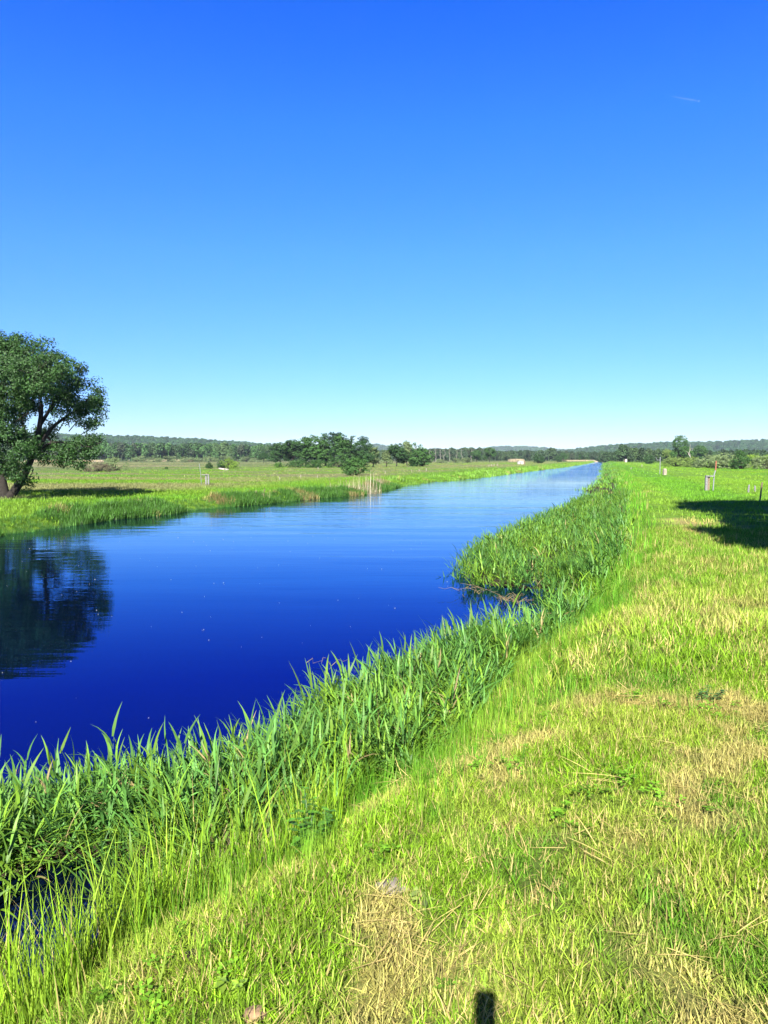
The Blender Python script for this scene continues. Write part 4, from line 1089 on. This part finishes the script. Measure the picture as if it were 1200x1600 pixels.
# ------------------------------------------------------------------ foreground details on the bank
def tussock(px, py, zg, n, L, col, label, seed, W=.004, rad=.16):
    p, m = ground_pt(px, py, zg); rng = np.random.default_rng(seed)
    az = rng.uniform(0, 6.28, n); rr = rad * np.sqrt(rng.uniform(0, 1, n))
    base = np.c_[rr * np.cos(az + rng.normal(0, .5, n)), rr * np.sin(az), np.zeros(n)]
    V, Q, T = blade_batch(rng, base, az, rng.uniform(.05, .55, n), rng.uniform(.6, 1.1, n) * L, np.full(n, W), rng.uniform(.5, 1.9, n), 6)
    V = V[:]; o = link('sedge_tussock', mesh_np('sedge_tussock', V, Q, leafmat('sedge_%d' % seed, col, transl=.3, gloss=.015, rough=.7), {'tint': ('FLOAT', 'POINT', T)}), None, (p[0], p[1], max(p[2], -.02) + .0))
    tag(o, label, 'sedge', 'arching sedge tussocks on the bank')
tussock(785, 1040, .1, 1500, .75, (.09, .24, .02), 'deep green sedge tussock beside the notch of open water', 301, .005, .22)
tussock(905, 915, .2, 1500, .85, (.08, .22, .025), 'dark arching sedge tussock among the farther reeds', 302, .008, .25)
tussock(440, 1235, .0, 1100, .6, (.12, .27, .03), 'fine feathery sedge tussock at the bend of the near reeds', 303, .0028, .14)
tussock(380, 1390, .3, 380, .38, (.42, .34, .22), 'dead straw coloured tussock hanging on the bank below the reeds', 305, .004, .14)

def weed(px, py, H, n, size, col, label, seed, cat='weed', name='leafy_weed'):
    p, m = ground_pt(px, py, .5); rng = np.random.default_rng(seed)
    e = tag(empty(name, p), label, cat, 'broad leaved weeds on the bank')
    mb = MB(); Vs = []; Qs = []; Ts = []; off = 0
    for s in range(n):
        a = rng.uniform(0, 6.28); r = rng.uniform(.03, .2); top = np.array([r * math.cos(a), r * math.sin(a), H * rng.uniform(.6, 1)])
        P = limb(mb, rng, (r * .4 * math.cos(a), r * .4 * math.sin(a), 0), top, .004, .002, 0, 6, 5)
        for j in range(7):
            c = P[1] + (P[-1] - P[1]) * j / 6; aa = rng.uniform(0, 6.28)
            for sd in (0, math.pi):
                d = np.array([math.cos(aa + sd), math.sin(aa + sd), rng.uniform(-.1, .5)]); d /= np.linalg.norm(d)
                side = np.cross(d, [0, 0, 1]); side /= np.linalg.norm(side); up = np.cross(side, d)
                sz = size * rng.uniform(.7, 1.2) * (1.1 - .5 * j / 6)
                prof = [(0, 0), (.25, .26), (.5, .30), (.75, .18), (1, 0.01)]
                row = []
                for t, w in prof:
                    cc = c + d * sz * t + up * (-.25 * t * t) * sz
                    row += [cc - side * sz * w + up * sz * .08, cc, cc + side * sz * w + up * sz * .08]
                Vs.append(np.array(row)); q = []
                for t in range(4):
                    q += [[t * 3, t * 3 + 1, t * 3 + 4, t * 3 + 3], [t * 3 + 1, t * 3 + 2, t * 3 + 5, t * 3 + 4]]
                Qs.append(np.array(q) + off); off += 15; Ts += [rng.uniform(0, 1)] * 15
    mt = leafmat('weed_leaf_%d' % seed, col, transl=.35, gloss=.06)
    mb.build('stems', mt, e, True)
    link('leaves', mesh_np('leaves', np.vstack(Vs), np.vstack(Qs), mt, {'tint': ('FLOAT', 'POINT', Ts)}), e)
weed(490, 1335, .38, 9, .075, (.11, .30, .02), 'bright green nettle like weed on the bank below the feathery sedge', 401)
weed(560, 1250, .30, 7, .05, (.17, .30, .06), 'pale leafy weed right of the bright nettle like weed', 402)
weed(720, 1150, .12, 3, .13, (.28, .46, .05), 'broad pale dock leaves at the edge of the mown grass', 403)
weed(665, 1425, .04, 1, .07, (.34, .46, .10), 'single pale rounded leaf plant on the mown grass', 404)
weed(360, 1545, .06, 2, .05, (.30, .48, .04), 'small pale green leaves near the bottom left stalks', 405)
weed(1100, 1095, .12, 4, .05, (.12, .26, .05), 'small dark weed standing in the mown grass at the right', 406)

def stone(px, py, r, mat, label, seed, flat=.5, name='field_stone', cat='stone'):
    p, m = ground_pt(px, py, .8); rng = np.random.default_rng(seed)
    nu, nv = 18, 12; u = np.linspace(0, 2 * math.pi, nu, endpoint=False); v = np.linspace(.02, math.pi - .02, nv)
    U, Vv = np.meshgrid(u, v); X_ = np.cos(U) * np.sin(Vv); Y_ = np.sin(U) * np.sin(Vv); Z_ = np.cos(Vv)
    k = 1 + .3 * (fbm(X_ * 1.3 + seed, Y_ * 1.3 + Z_, .6, seed) - .5) * 2
    P = np.stack([X_ * k * r * 1.3, Y_ * k * r, Z_ * k * r * flat], -1).reshape(-1, 3)
    i = np.arange(nv - 1)[:, None] * nu; j = np.arange(nu)[None]; j2 = (j + 1) % nu
    Q = np.stack([i + j, i + nu + j, i + nu + j2, i + j2], -1).reshape(-1, 4)
    Q = np.vstack([Q] + [[[a_ * nu + b_ for b_ in c_] for c_ in ([(0, q, q + 1, q + 2) for q in range(1, nu - 2, 2)])] for a_ in (0, nv - 1)])
    o = link(name, mesh_np(name, P, Q, mat), None, (p[0], p[1], p[2] + r * flat * .35)); tag(o, label, cat)
stone(612, 1388, .06, M_STONE, 'flat grey stone lying in the mown grass near the bank', 1, .35)
stone(398, 1588, .032, simple('brown_stone', (.28, .18, .10), .9, .3, 20, .4), 'small brown rounded stone at the bottom of the grass', 3, .7)
stone(305, 1495, .04, M_HOLE, 'small dark lump standing in for a dark hole on the bank between stalks', 5, .4, 'dark_hole_lump', 'earth')  # low dark lump; its colour stands for the dark inside of a hole
stone(752, 1028, .02, M_WHITE, 'tiny white pebble like scrap beside the deep green tussock', 7, .8, 'white_scrap', 'scrap')

# dead twigs lying in the water of the reed notch and beside the reed tips
def twigs(px, py, n, L, label, seed):
    p = at(px, py, 0); rng = np.random.default_rng(seed); mb = MB()
    for k in range(n):
        a = rng.uniform(0, 6.28); c = rng.normal(0, L * .35, 2); h = rng.uniform(.0, .12)
        d = np.array([math.cos(a), math.sin(a), rng.uniform(-.05, .25)]) * L * rng.uniform(.4, 1)
        s = np.array([c[0], c[1], h]); P = [s, s + d * .4 + [0, 0, .05], s + d * .7 + rng.normal(0, .03, 3), s + d]
        mb.tube(P, np.linspace(.005, .002, 4), 5)
    o = mb.build('dead_twigs', M_DRYSTALK, None, True); o.location = (p[0], p[1], .0); tag(o, label, 'twigs', 'dead reed stalks lying on the water')
twigs(745, 930, 12, .6, 'dark dead stalks lying in the water at the tip of the farther reeds', 1)
twigs(800, 943, 34, .4, 'tan and brown dead stalks heaped at the back of the water notch', 2)
twigs(515, 1045, 4, .35, 'few dark stalks poking from the water off the near reeds', 3)

# ------------------------------------------------------------------ in the sky
d = atd(1092, 158, 1000) - np.array([0, 0, CZ]); d /= np.linalg.norm(d)
pp = d * 9000 + np.array([0, 0, CZ])
e = tag(empty('airliner', pp, math.radians(-12)), 'tiny white aeroplane high in the upper right of the sky', 'aeroplane')
b = MB(); b.tube([(-8, 0, 0), (-6, 0, 0), (5, 0, 0), (7.5, 0, 0), (8.5, 0, -.2)], [.3, .9, 1.1, .8, .1], 10); b.build('fuselage', M_WHITE, e, True)
b = MB(); b.add([[-1, 0, 0], [2, 0, 0], [-2, 8, .3], [-3.2, 8, .3], [-1, 0, -.3], [2, 0, -.3], [-2, 8, .2], [-3.2, 8, .2]], [[0, 1, 2, 3], [4, 7, 6, 5], [0, 4, 5, 1], [1, 5, 6, 2], [2, 6, 7, 3], [3, 7, 4, 0]]); b.build('wing', M_WHITE, e)
b = MB(); b.add([[-1, 0, 0], [2, 0, 0], [-2, -8, .3], [-3.2, -8, .3], [-1, 0, -.3], [2, 0, -.3], [-2, -8, .2], [-3.2, -8, .2]], [[3, 2, 1, 0], [5, 6, 7, 4], [1, 5, 4, 0], [2, 6, 5, 1], [3, 7, 6, 2], [0, 4, 7, 3]]); b.build('wing', M_WHITE, e)
b = MB(); b.box((-7, 0, 1.6), (1.8, .3, 2.8), 0, .6); b.box((-7.2, 0, .3), (1.2, 6, .2)); b.build('tail_fin', M_WHITE, e)
mc, nt, bs, out = newmat('contrail_ice'); bs.inputs['Base Color'].default_value = (.9, .9, .9, 1); bs.inputs['Roughness'].default_value = 1; bs.inputs['Alpha'].default_value = .02
tail = atd(1046, 150, 1000) - np.array([0, 0, CZ]); tail = tail / np.linalg.norm(tail) * 9300 + np.array([0, 0, CZ])
dv = tail - pp
b = MB(); b.tube([pp + dv * t for t in (.06, .25, .5, .75, 1)], [5, 7, 6, 4, 1.0], 10)
tag(b.build('contrail', mc, None, True), 'faint short white contrail trailing left of the aeroplane', 'contrail', kind='stuff')
q = atd(613, 446, 260); b = MB()
b.tube([(-.16, 0, 0), (0, 0, .02), (.18, 0, 0)], [.02, .07, .02], 8)
b.add([[-.06, .04, .03], [.08, .04, .03], [.02, .3, .16], [-.02, .6, .1]], [[0, 1, 2, 3]]); b.add([[-.06, -.04, .03], [.08, -.04, .03], [.02, -.3, .16], [-.02, -.6, .1]], [[3, 2, 1, 0]])
o = b.build('bird', M_BARK); o.location = q; tag(o, 'tiny dark bird high in the middle of the sky', 'bird')

# ------------------------------------------------------------------ the photographer's phone, whose shadow falls on the grass
M_BLACK = simple('black_glass', (.02, .02, .022), .3, .1, 10, 0)
ph = tag(empty('phone', (.0, 0, 0)), 'black phone held upright whose narrow shadow falls at the bottom centre', 'phone')
b = MB(); b.box((.008, -.012, CZ - .055), (.078, .009, .158)); b.build('case', M_BLACK, ph)
b = MB(); b.box((.008, -.0172, CZ - .055), (.070, .0008, .148)); b.build('screen', M_BLACK, ph)

# ------------------------------------------------------------------ air
mz = bpy.data.materials.new('air'); mz.use_nodes = True; zt = mz.node_tree; zt.nodes.clear()
zo = zt.nodes.new('ShaderNodeOutputMaterial'); pv = zt.nodes.new('ShaderNodeVolumePrincipled')
pv.inputs['Color'].default_value = (.72, .86, 1.0, 1); pv.inputs['Density'].default_value = HAZE
zt.links.new(pv.outputs[0], zo.inputs['Volume'])
b = MB(); b.box((0, 4100, 58), (18400, 10200, 124)); tag(b.build('haze', mz), 'thin blue air veiling the far hills', kind='stuff')
